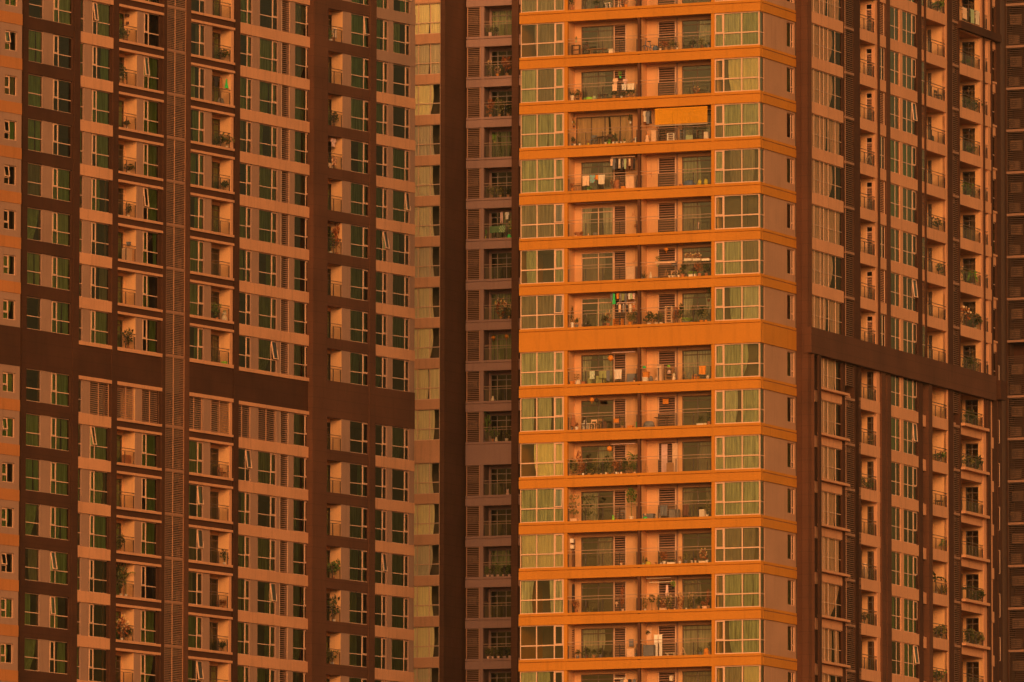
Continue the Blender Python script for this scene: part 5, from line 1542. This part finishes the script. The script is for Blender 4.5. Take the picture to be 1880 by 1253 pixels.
# --- fifth row below
O(12, 85, 485, cabinet(.5, 2.05, .3, 'darkwood', 2), 'cupboard', 'cabinet', 'tall dark cupboard at the left', d=-1.0)
O(12, 98, 205, box(.24, .22, .2, 'white'), 'storage_box', 'box', 'upper white box on dark cupboard', hang=True, d=-.6)
O(12, 102, 280, box(.24, .22, .2, 'cream'), 'storage_box', 'box', 'lower cream box on dark cupboard', hang=True, d=-.6)
PL(12, 705, 470, 'single peach pot before the louvres', style='bush', h=.15, w=.24, pot='peach', leaf='l_red', pw=.26, ph=.22)
O(12, 1050, 462, lump(.42, .26, .35, 'yellow'), 'bag', 'bag', 'bright yellow bag')
PL(12, 990, 465, 'sage column plant left of bag', style='cypress', h=.45, w=.2, pot='sage', leaf='l_green', pw=.2, ph=.14)
PL(12, 1022, 462, 'dark plant above yellow bag', style='bush', h=.4, w=.2, pot='dark', leaf='l_dark', pw=.16, ph=.14, d=-.7)
PL(12, 1150, 458, 'little rust plant right of bag', style='bush', h=.12, w=.16, pot='terracotta', leaf='l_red', pw=.14, ph=.1)
PL(12, 1210, 456, 'white orchid with tall stem', style='flower', h=.75, w=.45, pot='white', leaf='l_olive', pw=.14, ph=.16, d=-.6)
PL(12, 1250, 455, 'rust bush in white pot', style='bush', h=.7, w=.5, pot='white', leaf='l_red', pw=.28, ph=.24)
PL(12, 1340, 452, 'white trough of low plants', style='grass', h=.2, w=.5, pot='white', leaf='l_dark', pw=.56, ph=.14, d=-.3)
PL(12, 1445, 448, 'white pot with drooping plant', style='trail', h=.3, w=.25, pot='white', leaf='l_red', pw=.18, ph=.2, d=-.3)
PL(12, 1520, 445, 'olive bush left of cream pots', style='bush', h=.5, w=.4, pot='slate', leaf='l_olive')
PL(12, 1598, 440, 'first cream pot right of door', style='bush', h=.2, w=.26, pot='cream', leaf='l_dark', pw=.2, ph=.22, d=-.3)
PL(12, 1640, 438, 'second cream pot right of door', style='bush', h=.18, w=.22, pot='cream', leaf='l_red', pw=.16, ph=.2, d=-.3)
PL(12, 1735, 436, 'cream trough with tall flowers', style='flower', h=.75, w=.55, pot='cream', leaf='l_red', pw=.55, ph=.16, d=-.3)
PL(12, 1785, 434, 'white pot at the right column', style='bush', h=.2, w=.26, pot='white', leaf='l_red', pw=.2, ph=.22, d=-.28)
# --- sixth row below
O(13, 80, 490, cabinet(.5, 2.1, .3, 'dark', 1), 'cupboard', 'cabinet', 'tall black cupboard at the left', d=-1.05)
PL(13, 150, 485, 'rust shrub before black cupboard', style='bush', h=.75, w=.5, pot='terracotta', leaf='l_red')
PL(13, 310, 478, 'pale grass before the glass door', style='grass', h=.4, w=.4, pot='slate', leaf='l_olive', pw=.2, ph=.12, d=-.8)
O(13, 655, 395, lantern(.11, 'peach'), 'lantern', 'lantern', 'small peach lantern before louvres', hang=True)
PL(13, 730, 470, 'thin tall plant before the louvres', style='tall', h=1.25, w=.4, pot='peach', leaf='l_red', pw=.2, ph=.2)
O(13, 1178, 80, rod(1.85, 'cream'), 'drying_rail', 'drying rail', 'upper one of two cream rails', hang=True)
O(13, 1215, 130, rod(1.85, 'cream'), 'drying_rail', 'drying rail', 'lower one of two cream rails', hang=True, d=-.7)
O(13, 1286, 168, garment('dress', 'pink', .26, .75), 'hanging_dress', 'garment', 'pale pink dress on the rail', hang=True)
O(13, 1360, 215, plant('flower', .42, .36, .2, .14, 'dark', 'l_bright'), 'hanging_plant', 'plant', 'hanging plant with yellow blooms', hang=True)
PL(13, 1010, 468, 'yellow flowering plant on stem', style='flower', h=.85, w=.4, pot='white', leaf='l_olive', pw=.16, ph=.16)
PL(13, 1095, 465, 'small ball tree right of flowers', style='ball', h=.85, w=.5, pot='wood', leaf='l_dark', pw=.18, ph=.12)
PL(13, 1190, 462, 'olive bush behind peach trough', style='bush', h=.8, w=.45, pot='wood', leaf='l_olive', d=-.7)
PL(13, 1235, 460, 'wide peach trough with red flowers', style='flower', h=.65, w=.5, pot='peach', leaf='l_red', pw=.5, ph=.18)
PL(13, 1310, 458, 'tall flowering plant on thin stand', style='flower', h=1.0, w=.45, pot='orange', leaf='l_olive', pw=.14, ph=.12)
PL(13, 1380, 456, 'tiny peach pot below flowers', style='bush', h=.12, w=.16, pot='peach', leaf='l_red', pw=.14, ph=.12, d=-.25)
PL(13, 1450, 452, 'high orange flowers by the post', style='flower', h=1.0, w=.5, pot='terracotta', leaf='l_red', pw=.18, ph=.16)
PL(13, 1525, 450, 'tiny white pot by the door', style='bush', h=.12, w=.16, pot='white', leaf='l_olive', pw=.14, ph=.12, d=-.25)
PL(13, 1585, 446, 'orange flowers before the door', style='flower', h=.95, w=.45, pot='wood', leaf='l_olive', pw=.16, ph=.14)
PL(13, 1680, 443, 'wide dark bush left of basket', style='bush', h=.6, w=.6, pot='wood', leaf='l_dark')
PL(13, 1755, 425, 'peach basket of red plants', style='bush', h=.35, w=.4, pot='peach', leaf='l_red', pw=.42, ph=.22)
PL(13, 1800, 438, 'rust shrub at the right column', style='tall', h=.9, w=.35, pot='wood', leaf='l_red')
# --- seventh row below
PL(14, 165, 485, 'first dark shrub beside the lattice', style='bush', h=.4, w=.45, pot='slate', leaf='l_dark')
PL(14, 275, 480, 'wide dark shrub before glass door', style='bush', h=.5, w=.65, pot='darkwood', leaf='l_dark')
PL(14, 370, 476, 'third dark shrub before glass door', style='bush', h=.4, w=.45, pot='wood', leaf='l_dark')
PL(14, 455, 472, 'fourth dark shrub, right of door', style='bush', h=.45, w=.5, pot='slate', leaf='l_dark')
O(14, 98, 480, [('lattice', cached(('lattice',), lambda: [mb for mb in [MB()] for k in range(16) if mb.box(-.16, .16, -.015, .015, .05 + k * .13, .10 + k * .13)][0].box(-.17, -.14, -.03, .02, 0, 2.15).box(.14, .17, -.03, .02, 0, 2.15), M['p_dark']), U1)], 'lattice_screen', 'screen', 'tall dark lattice screen', d=-.9)
O(14, 842, 475, cabinet(.56, .6, .5, 'peach', 1), 'washing_machine', 'appliance', 'peach washing machine by the divider')
O(14, 838, 352, board(.32, .46, 'slate'), 'wall_picture', 'picture', 'slate picture above washing machine', hang=True, d=-1.2)
O(14, 895, 455, lantern(.12, 'slate'), 'lantern', 'lantern', 'slate lantern at the divider', hang=True)
O(14, 1040, 280, board(.6, .8, 'peach'), 'wall_picture', 'picture', 'peach picture of a dark tree', hang=True, d=-1.3)
O(14, 1040, 215, plant('bush', .36, .46, None, None, None, 'l_dark'), 'dried_wreath', 'ornament', 'dark leafy ornament on the picture', hang=True, d=-1.22)
O(14, 1065, 460, cabinet(.78, .85, .4, 'slate', 2), 'cage', 'cage', 'dark mesh cage on the floor', d=-.6)
for zx_, t_ in ((1145, 'left one of two folding panels'), (1200, 'right one of two folding panels')):
    O(14, zx_, 455, board(.26, 1.55, 'white', .03), 'folding_panel', 'panel', t_, d=-.8, rz=.5)
O(14, 1335, 450, table(.8, .24, .35, 'cream'), 'bench', 'bench', 'low cream bench')
O(14, 1482, 445, aframe(.5, .62, 'peach'), 'drying_rack', 'rack', 'peach trestle before the door')
O(14, 1775, 440, lump(.4, .5, .4, 'orange'), 'bean_bag', 'seat', 'orange bean bag')
PL(14, 1700, 440, 'dark plant left of bean bag', style='spiky', h=.55, w=.4, pot='slate', leaf='l_dark', d=-.8)
PL(14, 1820, 436, 'thin olive plant right of bean bag', style='tall', h=.55, w=.3, pot='wood', leaf='l_olive')
# --- eighth row below, cut by the lower edge
O(15, 700, 312, rod(.9, 'cream'), 'drying_rail', 'drying rail', 'cream rail before the louvres', hang=True)
for zx_, c_, t_ in ((720, 'grey', 'grey shirt, left on the rail'), (765, 'peach', 'peach shirt on the rail'), (820, 'dark', 'dark shirt on the rail'), (875, 'slate', 'slate shirt, right on the rail')):
    O(15, zx_, 325, garment('shirt', c_, .24, .6), 'hanging_shirt', 'garment', t_, hang=True)
O(15, 1340, 345, box(.2, .3, .12, 'cream'), 'wall_box', 'box', 'cream box before the louvres', hang=True, d=-1.2)
PL(15, 1050, 560, 'tall cream plant left of louvres', style='spiky', h=1.5, w=.4, pot='cream', leaf='l_olive')
# ================================================================== other towers' things
def AT(F, L, where, x_, y_, what, name, cat, desc, d=-.5, hang=False, grp=None, wide=-7, band='wide band', rz=0.0):
    return at(F, L, x_, y_, d, what, name, cat, desc, where, grp, hang, rz, wide, band)


# --- rear tower: a cooling unit behind every louvred bay, and what stands on its balconies
def cat_of(what): return what


for n in rK:
    u_ = MF.u(869.5, 470, -.6)
    if not MF.inview(u_, -.6, ML.T(n) + 1.2, my=5): continue
    settle('air_conditioner', 'air conditioner', 'air conditioner behind louvres of the grey tower, ' + storey(n, -10, 'tall grey band'), 'air conditioners behind the grey louvres', MF, u_, -.45, ML.T(n) + 1.06, aircon())
G = 'plants on the grey balconies'


def MG(x_, y_, what, name, cat, desc, d=-.4, hang=False):
    return AT(MF, ML, 'grey balcony', x_, y_, what, name, cat, desc, d, hang, G if cat == 'plant' else None, -10, 'tall grey band')


def MP(x_, y_, desc, hang=False, d=-.4, **k): return MG(x_, y_, plant(**k), 'hanging_plant' if hang else 'potted_plant', 'plant', desc, d, hang)


MP(900, 64, 'leafy plant in mauve pot', style='spiky', h=.75, w=.7, pot='pink', leaf='l_olive', pw=.32, ph=.36)
MP(910, 64, 'slim dark bush beside mauve pot', style='bush', h=.5, w=.5, pot='darkwood', leaf='l_dark')
MP(899, 139, 'dark plant with white blooms', style='flower', h=1.0, w=.4, pot='darkwood', leaf='l_dark')
MP(913, 138, 'low orange flowering plant', style='flower', h=.5, w=.5, pot='orange', leaf='l_red')
MP(931, 136, 'tall rust shrub at the pilaster', style='bush', h=1.3, w=.7, pot='wood', leaf='l_red')
MP(900, 213, 'wide red bush on the rail', style='bush', h=1.1, w=.8, pot='terracotta', leaf='l_red')
MP(917, 212, 'dense dark bush in the middle', style='bush', h=1.2, w=.9, pot='wood', leaf='l_olive')
MP(933, 211, 'dark shrub at the pilaster', style='bush', h=.9, w=.6, pot='wood', leaf='l_dark')
MP(908, 262, 'lime plant hanging high', hang=True, style='trail', h=.4, w=.4, pot='olive', leaf='l_bright', pw=.2, ph=.14)
MP(917, 300, 'long trailing plant in the middle', hang=True, style='trail', h=1.9, w=.34, pot='dark', leaf='l_dark', pw=.16, ph=.12)
MP(903, 360, 'wide olive bush at left', style='bush', h=.75, w=.9, pot='wood', leaf='l_olive')
MP(918, 359, 'low olive bush in the middle', style='bush', h=.65, w=.8, pot='wood', leaf='l_olive')
MP(933, 358, 'low dark bush at right', style='bush', h=.5, w=.7, pot='wood', leaf='l_dark')
MG(921, 390, garment('trousers', 'pink', .32, .85), 'hanging_trousers', 'garment', 'pink trousers hung up', hang=True)
MG(931, 390, garment('shirt', 'white', .3, .55), 'hanging_shirt', 'garment', 'white shirt hung up', hang=True)
MG(909, 416, towel(.95, .5, 'moss'), 'towel', 'towel', 'wide dull green cloth on rail', hang=True, d=-.07)
MG(922, 415, towel(.5, .5, 'moss', 'sage'), 'towel', 'towel', 'printed green cloth on rail', hang=True, d=-.06)
MG(935, 436, lump(.36, .3, .3, 'green'), 'watering_can', 'can', 'bright green can on floor', d=-.3)
MP(890, 432, 'bright green plant by the pier', style='bush', h=.5, w=.4, pot='yellow', leaf='l_bright')
MP(937, 421, 'yellow blooms beside the pilaster', hang=True, style='flower', h=.5, w=.3, pot='yellow', leaf='l_bright', pw=.12, ph=.1)
MP(920, 584, 'spreading shrub with orange blooms', style='flower', h=1.3, w=1.0, pot='wood', leaf='l_red')
MP(934, 583, 'thin shrub with orange blooms', style='flower', h=1.0, w=.6, pot='wood', leaf='l_olive')
MG(906, 620, lantern(.16, 'orange'), 'lantern', 'lantern', 'left one of two orange lanterns', hang=True, d=-.8)
MG(930, 618, lantern(.16, 'orange'), 'lantern', 'lantern', 'right one of two orange lanterns', hang=True, d=-.8)
MG(905, 735, vase(.42, .2, 'cream'), 'vase', 'vase', 'cream vase on the floor')
MP(893, 808, 'tall speckled plant by the pier', style='tall', h=1.9, w=.7, pot='darkwood', leaf='l_green')
MP(905, 807, 'broad green bush by cream vase', style='bush', h=.8, w=.9, pot='terracotta', leaf='l_green')
MG(911, 808, vase(.4, .14, 'cream'), 'vase', 'vase', 'slim cream vase between bushes', d=-.3)
MP(930, 806, 'olive shrub at the pilaster', style='bush', h=.7, w=.7, pot='cream', leaf='l_olive')
MG(932, 906, plush(.5, 'pink', 'white'), 'plush_toy', 'toy', 'pink plush toy on floor')
for q, (x_, t_) in enumerate(((895, 'first dark bush from the pier'), (904, 'second dark bush from the pier'), (914, 'middle dark bush behind railing'), (925, 'fourth dark bush from the pier'), (935, 'dark bush against the pilaster'))):
    MP(x_, 1057 - q * .4, t_, style='bush', h=.6 + .12 * (q % 3), w=.6, pot='pink', leaf='l_dark' if q % 2 else 'l_green', pw=.24, ph=.2)
    MP(x_ + 1, 1206 - q * .4, t_, style='bush', h=.6 + .1 * (q % 2), w=.6, pot='pink', leaf='l_dark', pw=.26, ph=.22)
# cooling units in the service bays at the right edge
for n in rR:
    for k_, (x_, h_, ps_) in enumerate(((1862, .18, 'lower'), (1866, 1.62, 'upper'))):
        u_ = RF.u(x_, 470, -.5); z_ = ZR(n) + h_
        if not RF.inview(u_, -.5, z_ + .3, mx=0, my=0): continue
        k = n - (-7) + 1
        y_ = project(RF.world(u_, -.5, z_))[1]
        settle('air_conditioner', 'air conditioner', '%s air conditioner in its dark louvred bay, %s bay from the top right corner' % (ps_, ORD[min(11, 2 - n)] if 2 - n <= 11 else ('twelfth', 'thirteenth', 'fourteenth', 'fifteenth', 'sixteenth', 'seventeenth')[2 - n - 12]), 'air conditioners in the dark service bays', RF, u_, -.62, z_, aircon(.86, .66 if k_ == 0 else .8))

for n in rL:
    u_ = LB.u(331, 470, -.6)
    if not LB.inview(u_, -.6, LL.T(n) + .8, my=0): continue
    settle('air_conditioner', 'air conditioner', 'air conditioner behind slats of the louvred shaft, ' + storey(n, -7, 'brown band'), 'air conditioners in the louvred shaft', LB, LB.u(335, 470, -.45), -.45, LL.T(n) + .12, aircon(.8, .75))
# --- left tower balconies
def LP(F, where, x_, y_, what, name, cat, desc, d=-.45, hang=False):
    return AT(F, LL, where, x_, y_, what, name, cat, desc, d, hang, 'plants on the salmon balconies' if cat == 'plant' else None, -7, 'brown band')


GROW = 1.4
W1, W2_, W3 = 'balcony left of louvred shaft', 'balcony right of louvred shaft', 'balcony beside broad pilaster'
P = lambda *a, **k: plant(*a, **k)
for x_, y_, st_, h_, w_, l_, t_ in ((232, 75, 'bush', .6, .6, 'l_olive', 'pale flowering bush'), (223, 75, 'bush', .7, .5, 'l_dark', 'dark bush by the door'), (225, 152, 'tall', .9, .6, 'l_dark', 'dark upright plant'), (232, 235, 'bush', .4, .6, 'l_dark', 'low dark bush'), (236, 316, 'bush', .45, .7, 'l_dark', 'low wide bush'), (235, 397, 'bush', .7, .4, 'l_dark', 'dark plant behind railing'), (235, 639, 'tall', .9, .7, 'l_dark', 'tall plant on railing'), (219, 1000, 'bush', .9, .6, 'l_dark', 'round dark bush'), (231, 1090, 'palm', 1.7, 1.2, 'l_olive', 'tall palm'), (222, 1092, 'tall', 1.6, .7, 'l_dark', 'tall plant beside the palm'), (232, 1172, 'bush', .75, .6, 'l_dark', 'dark bush with red leaves'), (224, 1172, 'flower', 1.3, .8, 'l_red', 'red leaved shrub')):
    LP(LB, W1, x_, y_, P(st_, h_, w_, .26, .22, rp.choice(['white', 'terracotta', 'wood', 'cream']), l_), 'potted_plant', 'plant', t_)
LP(LB, W1, 233, 478, cabinet(.75, .95, .35, 'peach', 2), 'cupboard', 'cabinet', 'peach cupboard behind railing')
LP(LB, W1, 236, 450, box(.25, .16, .2, 'slate'), 'storage_box', 'box', 'slate box on peach cupboard', hang=True)
LP(LB, W1, 232, 840, cabinet(.7, .7, .35, 'terracotta', 2), 'cupboard', 'cabinet', 'rust cupboard behind railing')
LP(LB, W1, 222, 145, plush(.6, 'wood', 'cream'), 'plush_toy', 'toy', 'brown plush toy', d=-.3)
for q, (x_, y_) in enumerate(((233, 31), (238, 38), (235, 45), (239, 48))):
    LP(LB, W1, x_, y_, board(.26, .16, 'darkwood', .2), 'wall_shelf', 'shelf', ('highest', 'second', 'third', 'lowest')[q] + ' of four dark wall shelves', d=-.9, hang=True)
for x_, y_, st_, h_, w_, l_, t_ in ((408, 112, 'bush', .6, .8, 'l_dark', 'wide dark bush'), (416, 270, 'bush', .75, .9, 'l_olive', 'large olive bush'), (402, 268, 'bush', .6, .7, 'l_dark', 'dark bush beside olive bush'), (412, 350, 'bush', .5, .7, 'l_dark', 'low dark bush'), (398, 585, 'bush', .9, .7, 'l_green', 'broad green bush'), (394, 556, 'ball', .9, .7, 'l_green', 'green ball tree'), (419, 665, 'cypress', .8, .4, 'l_dark', 'slim dark cypress'), (412, 1028, 'tall', .7, .6, 'l_dark', 'dark shrub in cream pot'), (410, 1112, 'bush', .4, .7, 'l_red', 'low rust bush'), (408, 1190, 'bush', .5, .6, 'l_dark', 'dark bush')):
    if (x_, y_) == (394, 556): continue
    LP(LB, W2_, x_, y_, P(st_, h_, w_, .26, .22, rp.choice(['white', 'terracotta', 'wood', 'cream']), l_), 'potted_plant', 'plant', t_)
LP(LB, W2_, 412, 585, plush(.85, 'cream', 'wood'), 'plush_toy', 'toy', 'cream plush toy with dark ears')
LP(LB, W2_, 397, 142, garment('shirt', 'dark', .5, .7), 'hanging_shirt', 'garment', 'dark shirt hung high', hang=True)
LP(LB, W2_, 406, 144, garment('trousers', 'terracotta', .4, .75), 'hanging_trousers', 'garment', 'rust trousers hung high', hang=True)
LP(LB, W2_, 416, 146, garment('dress', 'green', .3, .65), 'hanging_dress', 'garment', 'bright green dress hung high', hang=True, d=-.3)
LP(LB, W2_, 405, 190, lump(.8, .5, .4, 'grey'), 'covered_bundle', 'bundle', 'grey bundle under clothes')
LP(LB, W2_, 412, 660, box(.35, .2, .3, 'lime'), 'storage_box', 'box', 'lime box on the floor')
LP(LB, W2_, 407, 865, chair('terracotta', .8, .5), 'chair', 'chair', 'rust chair behind railing')
LP(LB, W2_, 416, 866, chair('wood', .8, .5), 'chair', 'chair', 'wooden chair behind railing')
LP(LB, W2_, 408, 1190, chair('dark', .85, .55), 'chair', 'chair', 'black chair behind railing', d=-.7)
for x_, y_, st_, h_, w_, l_, t_ in ((612, 1060, 'bush', 1.0, .9, 'l_green', 'dense green bush'), (607, 460, 'tall', 1.1, .6, 'l_dark', 'dark creeper'), (613, 1140, 'tall', 1.2, .8, 'l_dark', 'dark upright bush'), (610, 1212, 'bush', .8, 1.0, 'l_olive', 'wide olive bush'), (607, 70, 'bush', .6, .6, 'l_green', 'green bush'), (612, 230, 'bush', .8, .6, 'l_dark', 'tall dark bush'), (618, 460, 'tall', 1.6, .7, 'l_red', 'climbing rust plant')):
    LP(LJ, W3, x_, y_, P(st_, h_, w_, .28, .2, rp.choice(['white', 'terracotta', 'cream']), l_), 'potted_plant', 'plant', t_)
LP(LJ, W3, 616, 70, towel(.5, .7, 'peach', 'white'), 'towel', 'towel', 'peach printed towel', hang=True, d=-.2) if False else LP(LJ, W3, 615, 52, towel(.5, .7, 'peach', 'white'), 'towel', 'towel', 'peach printed towel', hang=True, d=-.2)
LP(LJ, W3, 608, 300, garment('shirt', 'peach', .5, .7), 'hanging_shirt', 'garment', 'peach shirt hung high', hang=True)
LP(LJ, W3, 612, 255, garment('shirt', 'pink', .5, .6), 'hanging_shirt', 'garment', 'pink shirt hung high', hang=True)
LP(LJ, W3, 614, 289, towel(.6, .6, 'terracotta', 'peach'), 'towel', 'towel', 'rust printed towel on rail', hang=True, d=-.15)
# lit lamps on one balcony
em = bpy.data.materials.new('lit_lamp'); em.use_nodes = True
eb = em.node_tree.nodes['Principled BSDF']; eb.inputs['Base Color'].default_value = (.9, .5, .2, 1)
eb.inputs['Emission Color'].default_value = (1, .55, .2, 1); eb.inputs['Emission Strength'].default_value = 3.0
M['lit'] = em
for x_, y_, r_, t_ in ((624.5, 417, .07, 'lit round lamp'), (622, 424, .05, 'second, smaller lit lamp'), (605, 405, .07, 'lit ceiling lamp')):
    LP(LJ, W3, x_, y_, [('bulb', cached(('bulb', r_), lathe([(.2 * r_, -r_), (r_, 0), (.2 * r_, r_)]), M['lit'], smooth=True), U1), ('socket', cached(('socket',), T(((0, 0, .05), (0, 0, .2), .025)), M['p_dark']), U1)], 'lamp', 'lamp', t_, hang=True, d=-.5)
LP(LJ, W3, 620.5, 428, board(.35, .5, 'orange'), 'wall_picture', 'picture', 'orange picture on the wall', hang=True, d=-.7)
# --- wing balconies
GROW = 1.15
WA, WB, WC = 'inner wing balcony', 'middle wing balcony', 'outer wing balcony'


def WP(where, x_, y_, what, name, cat, desc, d=-.4, hang=False):
    return AT(QF, OL, where, x_, y_, what, name, cat, desc, d, hang, 'plants on the wing balconies' if cat == 'plant' else None, -7, 'dark girder')


for where, x_, y_, st_, h_, w_, l_, t_ in ((WC, 1772, 120, 'bush', .35, .7, 'l_green', 'low green bush'), (WC, 1775, 195, 'bush', .8, .9, 'l_dark', 'dense dark bush'), (WC, 1792, 200, 'bush', 1.0, .9, 'l_dark', 'dark bush beside the post'),
        (WC, 1785, 278, 'bush', .5, .9, 'l_green', 'mid green bush'), (WC, 1778, 360, 'bush', .9, .9, 'l_green', 'green creeping bush'), (WC, 1795, 364, 'bush', .8, .9, 'l_olive', 'olive bush at the post'),
        (WC, 1768, 518, 'trail', .8, .7, 'l_olive', 'pale trailing plant'), (WC, 1785, 522, 'trail', .8, .9, 'l_bright', 'bright trailing plant'), (WC, 1770, 594, 'flower', 1.3, 1.0, 'l_red', 'red flowering shrub'), (WC, 1790, 600, 'bush', 1.0, 1.0, 'l_dark', 'dark bush'),
        (WC, 1775, 680, 'bush', .9, .9, 'l_dark', 'dark bush with cream pot'), (WC, 1794, 686, 'cypress', .9, .6, 'l_dark', 'slim dark cypress'), (WC, 1780, 768, 'bush', 1.0, 1.2, 'l_dark', 'black leafy bush'), (WC, 1775, 862, 'bush', .8, 1.0, 'l_olive', 'olive bush'), (WC, 1795, 867, 'bush', 1.0, .9, 'l_dark', 'dark shrub by the post'),
        (WC, 1775, 1098, 'palm', 1.1, 1.2, 'l_dark', 'dark spreading palm'), (WC, 1795, 1105, 'bush', .8, 1.0, 'l_dark', 'dark bush'), (WC, 1775, 1182, 'bush', 1.0, 1.0, 'l_dark', 'dark tangled bush'), (WC, 1794, 1188, 'bush', .9, 1.0, 'l_olive', 'olive tangled bush'),
        (WB, 1722, 10, 'bush', .8, 1.0, 'l_green', 'full green bush'), (WB, 1730, 495, 'bush', .8, .9, 'l_green', 'round green bush'), (WB, 1718, 410, 'bush', .8, .8, 'l_dark', 'dark bush'), (WB, 1725, 845, 'bush', .6, 1.0, 'l_green', 'low green bush'), (WB, 1733, 1000, 'trail', .8, .9, 'l_bright', 'bright trailing plant'),
        (WB, 1718, 1090, 'palm', 1.7, 1.4, 'l_dark', 'tall dark palm'), (WB, 1728, 1095, 'spiky', .8, .9, 'l_olive', 'spiky olive plant'), (WB, 1726, 1175, 'bush', .9, 1.2, 'l_olive', 'wide olive bush'), (WB, 1725, 1250, 'bush', .8, 1.2, 'l_green', 'leafy green bush'),
        (WA, 1587, 894, 'bush', .7, .9, 'l_olive', 'olive bush'), (WA, 1597, 897, 'bush', .4, .7, 'l_green', 'small green bush'), (WA, 1585, 1130, 'bush', .7, .8, 'l_dark', 'dark bush')):
    WP(where, x_, y_, P(st_, h_, w_, .3, .22, rp.choice(['cream', 'terracotta', 'wood']), l_), 'potted_plant', 'plant', t_)
for x_, y_, c_, w_, h_, t_ in ((1771, 15, 'peach', .9, .8, 'peach towel, left on rail'), (1785, 18, 'sage', .8, 1.0, 'sage towel on rail'), (1795, 21, 'cream', .8, 1.0, 'cream towel on rail')):
    WP(WC, x_, y_, towel(w_, h_, c_), 'towel', 'towel', t_, hang=True, d=-.05)
WP(WC, 1795, -2, garment('shirt', 'cream', .5, .6), 'hanging_shirt', 'garment', 'cream shirt hung high', hang=True)
WP(WB, 1712, 250, garment('trousers', 'dark', .7, .9), 'hanging_trousers', 'garment', 'dark trousers on rail', hang=True, d=-.2)
WP(WB, 1722, 170, chair('darkwood', .8, .6), 'chair', 'chair', 'dark chair')
WP(WB, 1723, 925, table(.7, .45, .5, 'darkwood'), 'table', 'table', 'small dark table')
WP(WA, 1596, 305, aframe(.9, .9, 'cream'), 'drying_rack', 'rack', 'cream drying rack')
WP(WA, 1588, 1050, vase(1.2, .25, 'peach'), 'vase', 'vase', 'tall peach vase')
WP(WA, 1600, 815, chair('wood', .8, .6), 'chair', 'chair', 'wooden chair')
print('DUPLICATE LABELS', [k for k, v in USED.items() if v > 1])

# ================================================================== GROUND, SKY, SUN
gm = MB(); S = 6000
gm.quad([(-S, S / 2, 0), (S, S / 2, 0), (S, -S, 0), (-S, -S, 0)])
me, c = gm.mesh('ground', M['asphalt'], center=(0, 0, 0))
g = bpy.data.objects.new('ground', me); g.location = (0, 0, GROUND_Z); C.objects.link(g); tag(g, kind='structure')

# smoggy evening air between the viewer and the towers
hm = MB().box(-420, 420, -1100, 120, GROUND_Z - 1, 240)
me, c = hm.mesh('haze', M['asphalt'], center=(0, 0, 0)); me.materials.clear()
hz = bpy.data.objects.new('haze', me); C.objects.link(hz); tag(hz, kind='stuff')
hmt = bpy.data.materials.new('haze'); hmt.use_nodes = True; hn = hmt.node_tree; hn.nodes.clear()
ho = hn.nodes.new('ShaderNodeOutputMaterial'); hv = hn.nodes.new('ShaderNodeVolumePrincipled')
hv.inputs['Color'].default_value = (.98, .72, .48, 1); hv.inputs['Density'].default_value = .00004; hv.inputs['Anisotropy'].default_value = .2
hn.links.new(hv.outputs[0], ho.inputs['Volume']); me.materials.append(hmt)

SUN_AZ, SUN_EL = math.radians(177), math.radians(10)     # clockwise from +Y: low sun behind and left of the viewer
w = bpy.data.worlds.new('World'); bpy.context.scene.world = w; w.use_nodes = True
nt = w.node_tree; N = nt.nodes; Lk = nt.links
sky = N.new('ShaderNodeTexSky'); sky.sky_type = 'NISHITA'; sky.sun_disc = False
sky.sun_elevation = SUN_EL; sky.sun_rotation = SUN_AZ; sky.dust_density = 6; sky.air_density = 1.6; sky.ozone_density = 1
mx = N.new('ShaderNodeMix'); mx.data_type = 'RGBA'; mx.blend_type = 'MULTIPLY'; mx.inputs['Factor'].default_value = 1
mx.inputs['B'].default_value = (1.0, .735, .45, 1)
Lk.new(sky.outputs[0], mx.inputs['A'])
bg = N['Background']; bg.inputs['Strength'].default_value = .15
Lk.new(mx.outputs['Result'], bg.inputs['Color'])
sl = bpy.data.lights.new('sun', 'SUN'); so = bpy.data.objects.new('sun', sl); C.objects.link(so)
sl.energy = .75; sl.angle = math.radians(25); sl.color = (1, .81, .56)
sd = Vector((math.sin(SUN_AZ) * math.cos(SUN_EL), math.cos(SUN_AZ) * math.cos(SUN_EL), math.sin(SUN_EL)))
so.rotation_euler = sd.to_track_quat('Z', 'Y').to_euler(); so.location = (0, 0, 300)

sc = bpy.context.scene
sc.view_settings.view_transform = 'Standard'; sc.view_settings.look = 'None'; sc.view_settings.exposure = 0.55; sc.view_settings.gamma = 1
sc.cycles.max_bounces = 6; sc.cycles.transparent_max_bounces = 12; sc.cycles.diffuse_bounces = 3
